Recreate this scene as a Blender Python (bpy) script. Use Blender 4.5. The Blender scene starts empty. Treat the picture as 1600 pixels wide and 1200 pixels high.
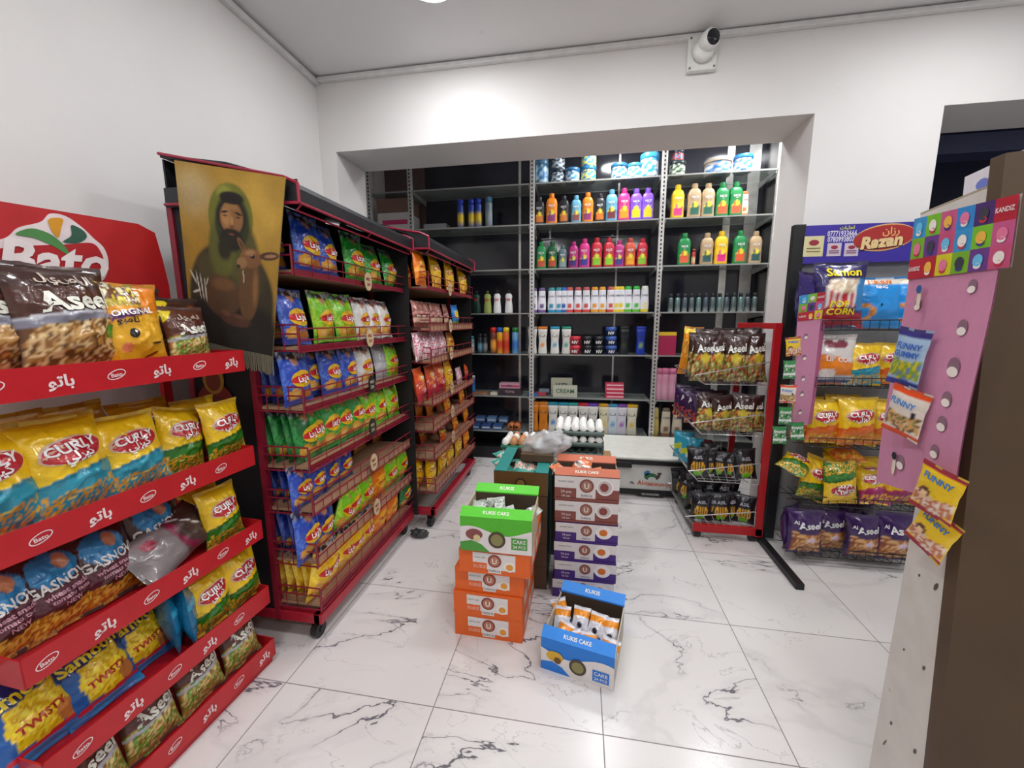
import bpy, bmesh, math, random
from mathutils import Vector, Matrix, noise
from mathutils.geometry import tessellate_polygon
random.seed(7)
C = bpy.context.scene.collection
R = math.radians
# ------------------------------------------------------------------ camera
FPX, CAMZ = 624.3, 1.379
YAW, PIT, ROL = .1688, .1551, -.0036
_f = Vector((-math.sin(YAW)*math.cos(PIT), math.cos(YAW)*math.cos(PIT), -math.sin(PIT)))
_r0 = Vector((math.cos(YAW), math.sin(YAW), 0)); _u0 = _r0.cross(_f)
_r = math.cos(ROL)*_r0 + math.sin(ROL)*_u0; _u = -math.sin(ROL)*_r0 + math.cos(ROL)*_u0
CP = Vector((0, 0, CAMZ))
cd = bpy.data.cameras.new('camera'); cam = bpy.data.objects.new('camera', cd); C.objects.link(cam)
cam.matrix_world = Matrix(((_r.x, _u.x, -_f.x, 0), (_r.y, _u.y, -_f.y, 0), (_r.z, _u.z, -_f.z, CAMZ), (0, 0, 0, 1)))
cd.sensor_width = 36; cd.lens = FPX/1600*36; cd.clip_start = .02
bpy.context.scene.camera = cam
def ray(px, py): return _r*((px-800)/FPX) - _u*((py-600)/FPX) + _f
def aY(px, py, Y): d = ray(px, py); return CP + d*(Y/d.y)
def aX(px, py, X): d = ray(px, py); return CP + d*(X/d.x)
def aZ(px, py, Z): d = ray(px, py); return CP + d*((Z-CAMZ)/d.z)
def aP(px, py, P0, n): d = ray(px, py); return CP + d*((P0-CP).dot(n)/d.dot(n))
# ------------------------------------------------------------------ world, exposure
sc = bpy.context.scene
sc.view_settings.view_transform = 'Standard'; sc.view_settings.look = 'None'
sc.view_settings.exposure = 1.4; sc.view_settings.gamma = 1; sc.view_settings.use_curve_mapping = False
w = bpy.data.worlds.new('world'); sc.world = w; w.use_nodes = True
w.node_tree.nodes['Background'].inputs[0].default_value = (.75, .8, 1, 1)
w.node_tree.nodes['Background'].inputs[1].default_value = .05
LAMP_POWER = 33.0      # emission strength of each round ceiling lamp
ZC = 3.02
LAMPS = [(-.76, 2.12), (.45, 1.75), (1.95, 1.95), (-.7, .25), (.6, .2), (2.0, .2), (-.6, -1.3), (1.1, -1.3), (.31, 3.56), (1.38, 3.56)]
# ------------------------------------------------------------------ materials
def lin(c): return c/12.92 if c <= .04045 else ((c+.055)/1.055)**2.4
def H(s, a=1.0):
    s = s.lstrip('#'); return tuple(lin(int(s[i:i+2], 16)/255) for i in (0, 2, 4)) + (a,)
MC = {}
def mat(name, col='888888', rough=.5, metal=0, var=.06, scale=20, bump=0, bscale=60, emit=0, trans=0, coat=0, alpha=1, spec=.5):
    if name in MC: return MC[name]
    m = bpy.data.materials.new(name); m.use_nodes = True; nt = m.node_tree; N = nt.nodes; L = nt.links
    b = N['Principled BSDF']
    tc = N.new('ShaderNodeTexCoord'); nz = N.new('ShaderNodeTexNoise'); nz.inputs['Scale'].default_value = scale; nz.inputs['Detail'].default_value = 4
    L.new(tc.outputs['Object'], nz.inputs['Vector'])
    mr = N.new('ShaderNodeMapRange'); mr.inputs[1].default_value = .3; mr.inputs[2].default_value = .7
    mr.inputs[3].default_value = 1-var; mr.inputs[4].default_value = 1+var
    L.new(nz.outputs['Fac'], mr.inputs[0])
    mx = N.new('ShaderNodeVectorMath'); mx.operation = 'SCALE'
    if col == 'ATTR':
        at = N.new('ShaderNodeAttribute'); at.attribute_name = 'Col'; L.new(at.outputs['Color'], mx.inputs[0])
    else: mx.inputs[0].default_value = H(col)[:3]
    L.new(mr.outputs[0], mx.inputs['Scale']); L.new(mx.outputs[0], b.inputs['Base Color'])
    b.inputs['Roughness'].default_value = rough; b.inputs['Metallic'].default_value = metal
    b.inputs['Coat Weight'].default_value = coat; b.inputs['Coat Roughness'].default_value = .12
    b.inputs['Transmission Weight'].default_value = trans; b.inputs['Alpha'].default_value = alpha
    b.inputs['Specular IOR Level'].default_value = spec
    if bump:
        n2 = N.new('ShaderNodeTexNoise'); n2.inputs['Scale'].default_value = bscale; n2.inputs['Detail'].default_value = 3; n2.inputs['Distortion'].default_value = 1
        L.new(tc.outputs['Object'], n2.inputs['Vector'])
        bp = N.new('ShaderNodeBump'); bp.inputs['Strength'].default_value = bump; bp.inputs['Distance'].default_value = .004
        L.new(n2.outputs['Fac'], bp.inputs['Height']); L.new(bp.outputs[0], b.inputs['Normal'])
    if emit:
        b.inputs['Emission Color'].default_value = (.97, .985, 1, 1); b.inputs['Emission Strength'].default_value = emit
    MC[name] = m; return m
FOIL = lambda: mat('printed_foil', 'ATTR', .28, .06, .04, 30, .9, 28, coat=.5)
PLAST = lambda: mat('printed_plastic', 'ATTR', .35, 0, .02, 30)
PRINT = lambda: mat('printed_card', 'ATTR', .5, 0, .03, 60)
MATTE = lambda: mat('printed_cloth', 'ATTR', .8, 0, .05, 60, .2, 200)
RED = lambda: mat('red_powder_coat', 'B81620', .38, 0, .04)
DRED = lambda: mat('dark_red_paint', '86182E', .4, 0, .1)
BLACK = lambda: mat('black_paint', '17171B', .45, 0, .1)
CHROME = lambda: mat('chrome_wire', 'C8C8C8', .25, .9, .05)
WHITEP = lambda: mat('white_plastic', 'E8E8E4', .4)

def wall_mat(name, col, streak=.05):
    m = bpy.data.materials.new(name); m.use_nodes = True; nt = m.node_tree; N = nt.nodes; L = nt.links; b = N['Principled BSDF']
    tc = N.new('ShaderNodeTexCoord')
    n1 = N.new('ShaderNodeTexNoise'); n1.inputs['Scale'].default_value = 1.6; n1.inputs['Detail'].default_value = 6
    n2 = N.new('ShaderNodeTexNoise'); n2.inputs['Scale'].default_value = 9; n2.inputs['Detail'].default_value = 8; n2.inputs['Roughness'].default_value = .7
    L.new(tc.outputs['Object'], n1.inputs[0]); L.new(tc.outputs['Object'], n2.inputs[0])
    r1 = N.new('ShaderNodeMapRange'); r1.inputs[1].default_value = .35; r1.inputs[2].default_value = .65; r1.inputs[3].default_value = 1-streak; r1.inputs[4].default_value = 1
    L.new(n1.outputs['Fac'], r1.inputs[0])
    r2 = N.new('ShaderNodeMapRange'); r2.inputs[1].default_value = .66; r2.inputs[2].default_value = .76; r2.inputs[3].default_value = 1; r2.inputs[4].default_value = .82
    L.new(n2.outputs['Fac'], r2.inputs[0])
    mu = N.new('ShaderNodeMath'); mu.operation = 'MULTIPLY'; L.new(r1.outputs[0], mu.inputs[0]); L.new(r2.outputs[0], mu.inputs[1])
    v = N.new('ShaderNodeVectorMath'); v.operation = 'SCALE'; v.inputs[0].default_value = H(col)[:3]; L.new(mu.outputs[0], v.inputs['Scale'])
    L.new(v.outputs[0], b.inputs['Base Color']); b.inputs['Roughness'].default_value = .6
    bp = N.new('ShaderNodeBump'); bp.inputs['Strength'].default_value = .12; L.new(n2.outputs['Fac'], bp.inputs['Height']); L.new(bp.outputs[0], b.inputs['Normal'])
    return m
def floor_mat():
    m = bpy.data.materials.new('white_marble_tiles'); m.use_nodes = True; nt = m.node_tree; N = nt.nodes; L = nt.links; b = N['Principled BSDF']
    def math_(op, a, bb=None, c=None):
        n = N.new('ShaderNodeMath'); n.operation = op
        for i, x in enumerate((a, bb, c)):
            if x is None: continue
            if isinstance(x, (int, float)): n.inputs[i].default_value = x
            else: L.new(x, n.inputs[i])
        return n.outputs[0]
    tc = N.new('ShaderNodeTexCoord'); sp = N.new('ShaderNodeSeparateXYZ'); L.new(tc.outputs['Object'], sp.inputs[0])
    gx = math_('DIVIDE', math_('SUBTRACT', sp.outputs[0], .106), .6); gy = math_('DIVIDE', math_('SUBTRACT', sp.outputs[1], 1.184), .6)
    ix = math_('FLOOR', gx); iy = math_('FLOOR', gy)
    fx = math_('FRACT', gx); fy = math_('FRACT', gy)
    dx = math_('MINIMUM', fx, math_('SUBTRACT', 1, fx)); dy = math_('MINIMUM', fy, math_('SUBTRACT', 1, fy))
    grout = math_('LESS_THAN', math_('MINIMUM', dx, dy), .0032)
    # every tile gets its own piece of veining
    cv = N.new('ShaderNodeCombineXYZ')
    L.new(math_('ADD', sp.outputs[0], math_('MULTIPLY', ix, 3.37)), cv.inputs[0]); L.new(math_('ADD', sp.outputs[1], math_('MULTIPLY', iy, 1.9)), cv.inputs[1])
    L.new(math_('MULTIPLY', math_('ADD', ix, math_('MULTIPLY', iy, 2)), 1.7), cv.inputs[2])
    mp = N.new('ShaderNodeMapping'); mp.inputs['Rotation'].default_value = (0, 0, R(-38)); mp.inputs['Scale'].default_value = (1, 1.9, 1); L.new(cv.outputs[0], mp.inputs[0])
    def vein(scale, width, dist, det):
        n = N.new('ShaderNodeTexNoise'); n.inputs['Scale'].default_value = scale; n.inputs['Detail'].default_value = det; n.inputs['Roughness'].default_value = .55; n.inputs['Distortion'].default_value = dist
        L.new(mp.outputs[0], n.inputs[0])
        a = math_('ABSOLUTE', math_('SUBTRACT', n.outputs['Fac'], .5))
        mr = N.new('ShaderNodeMapRange'); mr.interpolation_type = 'SMOOTHSTEP'; mr.inputs[1].default_value = 0; mr.inputs[2].default_value = width; mr.inputs[3].default_value = 1; mr.inputs[4].default_value = 0
        L.new(a, mr.inputs[0]); return mr.outputs[0]
    nm = N.new('ShaderNodeTexNoise'); nm.inputs['Scale'].default_value = 2.6; nm.inputs['Detail'].default_value = 3; L.new(cv.outputs[0], nm.inputs[0])
    mk = N.new('ShaderNodeMapRange'); mk.inputs[1].default_value = .46; mk.inputs[2].default_value = .58; L.new(nm.outputs['Fac'], mk.inputs[0])
    v1 = math_('MULTIPLY', vein(1.15, .0055, .5, 6), mk.outputs[0]); v2 = math_('MULTIPLY', vein(2.3, .0045, .9, 7), math_('MULTIPLY', mk.outputs[0], .45))
    v3 = math_('MULTIPLY', vein(1.15, .04, .5, 6), .1)
    vs = math_('MINIMUM', math_('ADD', math_('ADD', v1, v2), v3), 1)
    nc = N.new('ShaderNodeTexNoise'); nc.inputs['Scale'].default_value = 1.5; L.new(cv.outputs[0], nc.inputs[0])
    base = N.new('ShaderNodeMix'); base.data_type = 'RGBA'; base.inputs[6].default_value = H('DED8D7'); base.inputs[7].default_value = H('E8E5E2'); L.new(nc.outputs['Fac'], base.inputs[0])
    m1 = N.new('ShaderNodeMix'); m1.data_type = 'RGBA'; m1.inputs[7].default_value = H('6C6870'); L.new(vs, m1.inputs[0]); L.new(base.outputs[2], m1.inputs[6])
    m2 = N.new('ShaderNodeMix'); m2.data_type = 'RGBA'; m2.inputs[7].default_value = H('8A8280'); L.new(grout, m2.inputs[0]); L.new(m1.outputs[2], m2.inputs[6])
    L.new(m2.outputs[2], b.inputs['Base Color']); b.inputs['Roughness'].default_value = .22
    rr = math_('ADD', math_('MULTIPLY', nc.outputs['Fac'], .15), math_('ADD', .14, math_('MULTIPLY', grout, .5))); L.new(rr, b.inputs['Roughness'])
    return m
# ------------------------------------------------------------------ mesh builder
class MB:
    def __init__(s): s.v = []; s.f = []; s.c = []
    def add(s, vs, fs, col=(1, 1, 1, 1)):
        o = len(s.v); s.v += [tuple(p) for p in vs]; s.f += [tuple(i+o for i in f) for f in fs]
        s.c += (col if isinstance(col, list) else [col]*len(vs)); return s
    def box(s, x0, x1, y0, y1, z0, z1, col=(1, 1, 1, 1), M=None):
        vs = [Vector((x, y, z)) for z in (z0, z1) for y in (y0, y1) for x in (x0, x1)]
        if M: vs = [M @ p for p in vs]
        return s.add(vs, [(0, 2, 3, 1), (4, 5, 7, 6), (0, 1, 5, 4), (2, 6, 7, 3), (0, 4, 6, 2), (1, 3, 7, 5)], col)
    def tube(s, p, q, r, n=6, col=(1, 1, 1, 1), r2=None):
        p = Vector(p); q = Vector(q); d = (q-p).normalized(); a = d.orthogonal().normalized(); b = d.cross(a); r2 = r if r2 is None else r2
        vs = []
        for P, rr in ((p, r), (q, r2)):
            for i in range(n): t = 2*math.pi*i/n; vs.append(P + a*math.cos(t)*rr + b*math.sin(t)*rr)
        fs = [(i, (i+1) % n, n+(i+1) % n, n+i) for i in range(n)] + [tuple(range(n-1, -1, -1)), tuple(range(n, 2*n))]
        return s.add(vs, fs, col)
    def path(s, pts, r, n=6, col=(1, 1, 1, 1)):
        for a, b in zip(pts, pts[1:]): s.tube(a, b, r, n, col)
        return s
    def lathe(s, prof, n=16, sy=1, col=None, o=(0, 0, 0), M=None, sq=0):
        # prof [(r,z)], col(function of angle-x in -1..1 on the front or None for back, t) ; sq squares the section
        vs = []; cs = []; zt = prof[-1][1] or 1
        for r_, z in prof:
            for i in range(n):
                t = 2*math.pi*i/n; cx, cy = math.cos(t), math.sin(t)
                if sq:
                    k = (abs(cx)**(2+sq)+abs(cy)**(2+sq))**(-1/(2+sq)); cx *= k; cy *= k
                p = Vector((o[0]+cx*r_, o[1]+cy*r_*sy, o[2]+z)); vs.append(M @ p if M else p)
                cs.append(col(cx, cy < .25, z) if callable(col) else (col or (1, 1, 1, 1)))
        m = len(prof); fs = [(j*n+i, j*n+(i+1) % n, (j+1)*n+(i+1) % n, (j+1)*n+i) for j in range(m-1) for i in range(n)]
        fs += [tuple(range(n-1, -1, -1)), tuple(range((m-1)*n, m*n))]
        return s.add(vs, fs, cs)
    def poly(s, pts2, fn, col):
        pts = [Vector((a, b, 0)) for a, b in pts2]
        tr = tessellate_polygon([pts]); vs = [fn(a, b) for a, b in pts2]
        fs = []
        for t in tr:
            a, b, c = (pts[i] for i in t)
            fs.append(t if (b-a).cross(c-a).z > 0 else t[::-1])
        return s.add(vs, fs, col)
    def ell(s, cx, cy, rx, ry, fn, col, n=28, rings=4, rot=0):
        vs = [fn(cx, cy)]; fs = []; c_, s_ = math.cos(rot), math.sin(rot)
        for k in range(1, rings+1):
            for i in range(n):
                t = 2*math.pi*i/n; x = rx*k/rings*math.cos(t); y = ry*k/rings*math.sin(t)
                vs.append(fn(cx+x*c_-y*s_, cy+x*s_+y*c_))
        for i in range(n):
            fs.append((0, 1+i, 1+(i+1) % n))
            for k in range(rings-1):
                a = 1+k*n; fs.append((a+i, a+n+i, a+n+(i+1) % n, a+(i+1) % n))
        return s.add(vs, fs, col)
    def rect(s, x0, x1, y0, y1, fn, col, nx=6, ny=3, k=0):
        vs = [fn(x0+(x1-x0)*i/nx, y0+(y1-y0)*j/ny+k*(x0+(x1-x0)*i/nx)) for j in range(ny+1) for i in range(nx+1)]
        fs = [(j*(nx+1)+i, j*(nx+1)+i+1, (j+1)*(nx+1)+i+1, (j+1)*(nx+1)+i) for j in range(ny) for i in range(nx)]
        return s.add(vs, fs, col)
    def text(s, t, cx, cy, h, fn, col, rot=0, wmax=None, bold=.02, shear=0):
        vs, fs, W = text_mesh(t, bold, shear); k = h
        if wmax and W*k > wmax: kx = wmax/W
        else: kx = k
        c_, s_ = math.cos(rot), math.sin(rot); out = []
        for x, y in vs:
            X = (x-W/2)*kx; Y = (y-.36)*k; out.append(fn(cx+X*c_-Y*s_, cy+X*s_+Y*c_))
        return s.add(out, fs, col)
    def mesh(s, name, m, smooth=False):
        me = bpy.data.meshes.new(name); me.from_pydata(s.v, [], s.f); me.update()
        a = me.color_attributes.new('Col', 'FLOAT_COLOR', 'POINT')
        a.data.foreach_set('color', [x for c in s.c for x in c])
        me.materials.append(m)
        if smooth: me.polygons.foreach_set('use_smooth', [True]*len(me.polygons))
        return me
    def obj(s, name, m, parent=None, smooth=False, bev=0, loc=None, rot=None):
        o = bpy.data.objects.new(name, s.mesh(name, m, smooth)); C.objects.link(o)
        if parent: o.parent = parent
        if loc: o.location = loc
        if rot: o.rotation_euler = rot
        if bev:
            b = o.modifiers.new('bevel', 'BEVEL'); b.width = bev; b.segments = 2; b.limit_method = 'ANGLE'
        return o
_TC = {}
def text_mesh(t, bold, shear):
    k = (t, bold, shear)
    if k in _TC: return _TC[k]
    c = bpy.data.curves.new('t', 'FONT'); c.body = t; c.resolution_u = 2; c.offset = bold; c.shear = shear; c.fill_mode = 'FRONT'
    o = bpy.data.objects.new('t', c); C.objects.link(o); bpy.context.view_layer.update()
    dg = bpy.context.evaluated_depsgraph_get(); me = o.evaluated_get(dg).to_mesh()
    vs = [(v.co.x, v.co.y) for v in me.vertices]; fs = [tuple(p.vertices) for p in me.polygons]
    x0 = min((v[0] for v in vs), default=0); x1 = max((v[0] for v in vs), default=0); vs = [(a-x0, b) for a, b in vs]
    o.evaluated_get(dg).to_mesh_clear(); bpy.data.objects.remove(o); bpy.data.curves.remove(c)
    _TC[k] = (vs, fs, x1-x0); return _TC[k]
def setp(o, label=None, cat=None, group=None, kind=None):
    if label:
        n = len(label.split()); assert 4 <= n <= 16 or cat is None, (n, label)
        o['label'] = label
    if cat: o['category'] = cat
    if group: o['group'] = group
    if kind: o['kind'] = kind
    return o
def thing(name, label, cat, loc=(0, 0, 0), rot=(0, 0, 0), group=None):
    o = bpy.data.objects.new(name, None); C.objects.link(o); o.location = loc; o.rotation_euler = rot; o.empty_display_size = .05
    return setp(o, label, cat, group)
def struct(name, mb, m, **k): return setp(mb.obj(name, m, **k), kind='structure')
ORD = ['first', 'second', 'third', 'fourth', 'fifth', 'sixth', 'seventh', 'eighth', 'ninth', 'tenth', 'eleventh', 'twelfth', 'thirteenth', 'fourteenth', 'fifteenth', 'sixteenth']
# ------------------------------------------------------------------ room
WX, WY, WB = -1.826, 2.75, 3.13
wm = wall_mat('white_wall_paint', 'E9E6E4'); cm = wall_mat('ceiling_paint', 'E9E8E8', .02)
struct('floor', MB().box(-2.6, 4.2, -3, 5.6, -.1, 0), floor_mat())
struct('ceiling', MB().box(-2.6, 4.2, -3, 5.6, ZC, ZC+.1), cm)
struct('wall_left', MB().box(WX-.15, WX, -3, WY, 0, ZC), wm)
mb = MB(); mb.box(WX-.15, -1.705, WY, WB, 0, ZC); mb.box(-1.705, 1.292, WY, WB, 2.548, ZC); mb.box(1.292, 1.93, WY, WB, 0, ZC); mb.box(1.93, 4.2, WY, WB, 2.535, ZC)
struct('wall_back', mb, wm)
struct('wall_right', MB().box(4.05, 4.2, -3, WY, 0, ZC), wm)
struct('wall_front', MB().box(-2.6, 4.2, -3.1, -3, 0, ZC), wm)
struct('wall_alcove_left', MB().box(-2.35, -2.2, WB, 4.3, 0, ZC), wm)
struct('wall_alcove_right', MB().box(1.67, 1.93, WB, 5.5, 0, ZC), wm)
struct('wall_alcove_back', MB().box(-2.35, 1.67, 4.2, 4.35, 0, ZC), wm)
navy = mat('dark_navy', '22263E', .6)  # even dark navy colour for the back of the side opening
struct('wall_side_room', MB().box(1.93, 4.2, 3.9, 4.0, 0, ZC), navy)
struct('trim_3', MB().box(1.93, 4.2, 3.14, 3.3, 2.415, 2.53), mat('navy_beam', '2B3350', .5), bev=.004)
tm = mat('white_trunking', 'E2E1DF', .45)
struct('trim_1', MB().box(WX, WX+.035, -3, WY, 2.975, 3.005), tm, bev=.004)
struct('trim_2', MB().box(WX+.035, 4.05, WY-.035, WY, 2.985, 3.012), tm, bev=.004)
# ceiling lamps: round panels that light the shop
lampm = mat('lamp_diffuser', 'FFFFFF', .5, emit=LAMP_POWER)
for i, (x, y) in enumerate(LAMPS):
    if y > WY: lab = ('round white ceiling lamp over the glass rack, left one', 'round white ceiling lamp over the glass rack, right one')[i-8]
    else: lab = 'round white ceiling lamp at the top edge, above the snack racks' if i == 0 else 'round white ceiling lamp in the shop room outside the picture'
    t = thing('ceiling_lamp', lab, 'lamp', (x, y, ZC), group='round ceiling lamps')
    MB().lathe([(.125, -.012), (.14, -.012), (.145, -.006), (.145, 0)], 32).obj('lamp_rim', WHITEP(), t, True)
    MB().lathe([(.001, -.0135), (.122, -.0135), (.122, -.0115)], 32).obj('diffuser', lampm, t)
# security camera
cc = aY(1095, 88, WY); t = thing('security_camera', 'white security camera on a square junction box high on the back wall', 'camera', (cc.x, WY, cc.z)); t.scale = (.85, .85, .85)
MB().box(-.095, .095, -.045, 0, -.11, .11).obj('junction_box', WHITEP(), t, bev=.01)
m_ = MB()
for sx in (-1, 1):
    for sz in (-1, 1): m_.tube((sx*.078, -.047, sz*.092), (sx*.078, -.04, sz*.092), .008, 8)
m_.obj('screw', mat('screw_grey', '77736C', .4), t)
MB().lathe([(.03, 0), (.062, .002), (.07, .02), (.066, .045), (.05, .06)], 24, M=Matrix.Translation((0, -.045, -.005)) @ Matrix.Rotation(R(90), 4, 'X')).obj('mount', WHITEP(), t, True)
Mh = Matrix.Translation((.012, -.095, .03)) @ Matrix.Rotation(R(20), 4, 'Z') @ Matrix.Rotation(R(97), 4, 'X')
MB().lathe([(.03, -.05), (.052, -.03), (.06, 0), (.06, .045), (.05, .062), (.046, .064)], 28, M=Mh).obj('housing', WHITEP(), t, True)
MB().lathe([(.001, .0645), (.046, .0645), (.043, .0685), (.001, .0695)][::1], 24, M=Mh).obj('lens_cover', mat('black_lens', '15161F', .15), t, True)
# ------------------------------------------------------------------ bags
def E_(cu, cv, ru, rv, c, rot=0):
    c = H(c); a, b = math.cos(rot), math.sin(rot)
    return lambda u, v: c if (((u-cu)*a+(v-cv)*b)/ru)**2 + ((-(u-cu)*b+(v-cv)*a)/rv)**2 < 1 else None
def B_(v0, v1, c, k=0, u0=-1, u1=2, w=0):
    c = H(c); return lambda u, v: c if v0 < v-k*(u-.5)-w*math.sin(u*6.3) < v1 and u0 < u < u1 else None
def N_(v0, v1, cols, sc_=9, u0=0, u1=1, k=0):
    cols = [H(c) for c in cols]
    def f(u, v):
        if v0 < v-k*(u-.5)-.03*math.sin(u*9) < v1 and u0 < u < u1:
            q = noise.noise(Vector((u*sc_, v*sc_*1.3, 3.7)))*.5+.5
            q2 = noise.noise(Vector((u*sc_*2.3+9, v*sc_*2.3, 1)))*.5+.5
            return cols[int(min(.999, max(0, (q*.6+q2*.4-.25)*2))*len(cols))]
    return f
def S_(cu, cv, r0, r1, c, ph=0, a0=-10, a1=10):
    c = H(c)
    def f(u, v):
        d = math.hypot(u-cu, (v-cv)*1.3); a = math.atan2(v-cv, u-cu)
        return c if r0 < d < r1 and a0 < a < a1 else None
    return f
def pouch_mesh(name, w, h, t, base, L=(), X=(), P=(), seed=1, nu=22, nv=30, m=None, back=None):
    mb = MB(); bc = H(base); kc = H(back or base); s0 = .055; rnd = Vector((seed*3.1, seed*1.7, seed))
    def surf(u, v, e=0, sgn=-1):
        vv = min(1, max(0, (v-s0)/(1-2*s0))); bv = math.sin(math.pi*vv)**.6 if 0 < vv < 1 else 0
        uu = min(1, max(0, u)); bu = math.sin(math.pi*uu)**.62 if 0 < uu < 1 else 0
        n = noise.noise(Vector((u*4, v*5, 0))+rnd)*.10 + noise.noise(Vector((u*10, v*9, 5))+rnd)*.05
        cr = 1-abs(noise.noise(Vector((u*3.2+v*2.2, v*4.5-u*1.5, 4))+rnd))*2.6; n += .10*max(0, cr)**3
        cr2 = 1-abs(noise.noise(Vector((u*6+v, v*3.2, 14))+rnd))*3; n += .06*max(0, cr2)**3
        y = sgn*(t/2*bu*bv*(1+n*1.6) + n*.09*t*bv) 
        y += noise.noise(Vector((u*2.5, v*2.5, 9))+rnd)*t*.16*(1-bv)
        x = (u-.5)*w*(1-.09*bv*abs(2*u-1)) + noise.noise(Vector((v*6, seed, 2)))*w*.012
        z = v*h - (.02*h*(1-abs(2*u-1))*(v-.5)*2)*(1 if abs(v-.5) > .3 else .6) + noise.noise(Vector((u*5, seed, 7)))*h*.006*(1 if v > .5 else 0)
        return Vector((x, y+sgn*e, z))
    for sgn in (-1, 1):
        vs = []; cs = []
        for j in range(nv+1):
            for i in range(nu+1):
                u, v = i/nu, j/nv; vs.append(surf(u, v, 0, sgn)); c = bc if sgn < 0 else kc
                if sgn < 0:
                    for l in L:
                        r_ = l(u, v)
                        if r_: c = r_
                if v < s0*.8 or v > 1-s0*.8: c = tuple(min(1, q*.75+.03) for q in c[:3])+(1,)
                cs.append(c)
        fs = [(j*(nu+1)+i, j*(nu+1)+i+1, (j+1)*(nu+1)+i+1, (j+1)*(nu+1)+i) for j in range(nv) for i in range(nu)]
        if sgn > 0: fs = [f[::-1] for f in fs]
        mb.add(vs, fs, cs)
    fn2 = lambda x, y: surf(x/w+.5, y/h, .0018+.0013*len(P)+.0012)
    for q_, e in enumerate(P):
        fn = lambda x, y, q_=q_: surf(x/w+.5, y/h, .0018+.0013*q_)   # ellipses (cu,cv,ru,rv,col,rot)
        cu, cv, ru, rv, c = e[:5]; mb.ell((cu-.5)*w, cv*h, ru*w, rv*h, fn, H(c), rings=5, rot=e[5] if len(e) > 5 else 0)
    for e in X:   # texts (str,u,v,size,col,rot)
        s_, cu, cv, hh, c = e[:5]; mb.text(s_, (cu-.5)*w, cv*h, hh*h, fn2, H(c), rot=e[5] if len(e) > 5 else 0, wmax=w*.86, bold=.03)
    return mb.mesh(name, m or FOIL(), True)
AR_CURLY = '\uFEF2\uFEDF\uFEAE\uFEF4\uFEDB'; AR_BATO = '\uFEEE\uFE97\uFE8E\uFE91'
NUT = ['7A4A1C', 'C8923C', 'A86C28', 'D9B060', '5A3414']
PUFF = ['D98A1A', 'F2B83A', 'B8661A', 'F6CE5A']
TY = {}   # key: (name, description, category, w, h, t, base, layers, texts, discs)
def T(k, nm, desc, w_, h_, t_, base, L=(), X=(), P=(), back=None): TY[k] = (nm, desc, w_, h_, t_, base, L, X, P, back)
def lays(k, desc, base, lt, dk, chip='E8A93A', txt="Lay's"):
    T(k, 'crisps_bag', desc, .19, .27, .075, base,
      [S_(.35, .62, .38, .46, lt), S_(.35, .62, .52, .57, lt), S_(.3, .6, .24, .28, lt), B_(.86, 1.1, dk), N_(.84, .99, [dk, 'B8B8C4', '2A2A38', dk, '8A8A98']), E_(.42, .82, .1, .09, 'C98E6A'), E_(.42, .9, .11, .05, '3A2418'), B_(.1, .16, dk), E_(.3, .2, .22, .1, chip), E_(.7, .17, .2, .085, 'C97A22'), E_(.3, .2, .1, .04, 'F6D27A')],  # noisy silver and dark patches near the top are foil reflections painted into the colour
      [(txt, .56, .47, .14, 'FFFFFF', .06)], [(.56, .47, .37, .16, 'F4C41C'), (.56, .47, .385, .075, 'D2212C', .06)])
lays('cb', 'blue crisps bag with round yellow and red logo', '1F45B4', '4E78D8', '142A78')
lays('cb2', 'deep blue crisps bag with round yellow and red logo', '1A2E86', '3A58B8', '101C50')
lays('cg', 'green crisps bag with round yellow and red logo', '1E9A32', '5CC850', '0E5A22')
lays('cd', 'dark green crisps bag with round yellow and red logo', '14662C', '2E9A44', '0A3A1A')
lays('cl', 'lime green crisps bag with round yellow and red logo', '7CCB1E', 'C2EA3A', '2E9A24')
lays('cr', 'red and white crisps bag with round logo', 'E8E4E0', 'F8F8F4', 'C4202A')
lays('cy', 'yellow crisps bag with dark top and round logo', 'F2BE12', 'FFE04A', '2A2A28')
T('or', 'snack_bag', 'glossy orange snack bag', .19, .27, .08, 'EE7A12', [B_(.5, .62, 'F9A82A', .3), E_(.5, .5, .3, .2, 'F7B52C'), N_(.08, .3, ['D0480E', 'F59A24', 'E86A12'])], [('CRUNCH', .5, .52, .1, 'C0221A', .1)])
T('yw', 'snack_bag', 'glossy yellow snack bag with red lettering', .19, .29, .08, 'F4C015', [N_(.06, .35, ['F0A010', 'FFD84A', 'D87A10', 'FBE27A']), B_(.8, .9, 'D88A10')], [('CHEESY', .5, .6, .15, 'C0301A', .1)], [(.5, .6, .38, .12, 'FBE070')])
T('gy', 'snack_bag', 'silver grey snack bag seen from behind', .18, .26, .07, 'A9A9AE', [B_(.3, .5, 'C8C8CC')])
T('ro', 'snack_bag', 'red and orange snack bag with white splash', .18, .25, .07, 'D9501A', [B_(0, .4, 'B81A34', .2), N_(.3, .6, ['F0D8D0', 'D84A2A', 'C02440', 'E88A3A']), E_(.5, .7, .25, .12, 'F2A22C')], [('TIKO', .5, .7, .12, 'FFFFFF')])
T('pk', 'sweets_bag', 'clear pink and white sweets bag', .15, .2, .06, 'E9C4CC', [N_(0, .6, ['C8324E', 'F2E8EA', 'E88AA0', 'FFFFFF']), N_(.6, 1, ['F2E0E4', 'B84A6A', 'FFFFFF'])])
T('bw', 'wafer_pack', 'brown and pink striped wafer pack', .13, .21, .045, '7A4038', [B_(.2, .34, 'D8B49A'), B_(.5, .62, 'C88A84', .1), N_(.65, .95, ['5A2A24', 'B87A6A', '8A4A40'])], [('WAFER', .5, .42, .1, 'F2E2D0')])
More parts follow.
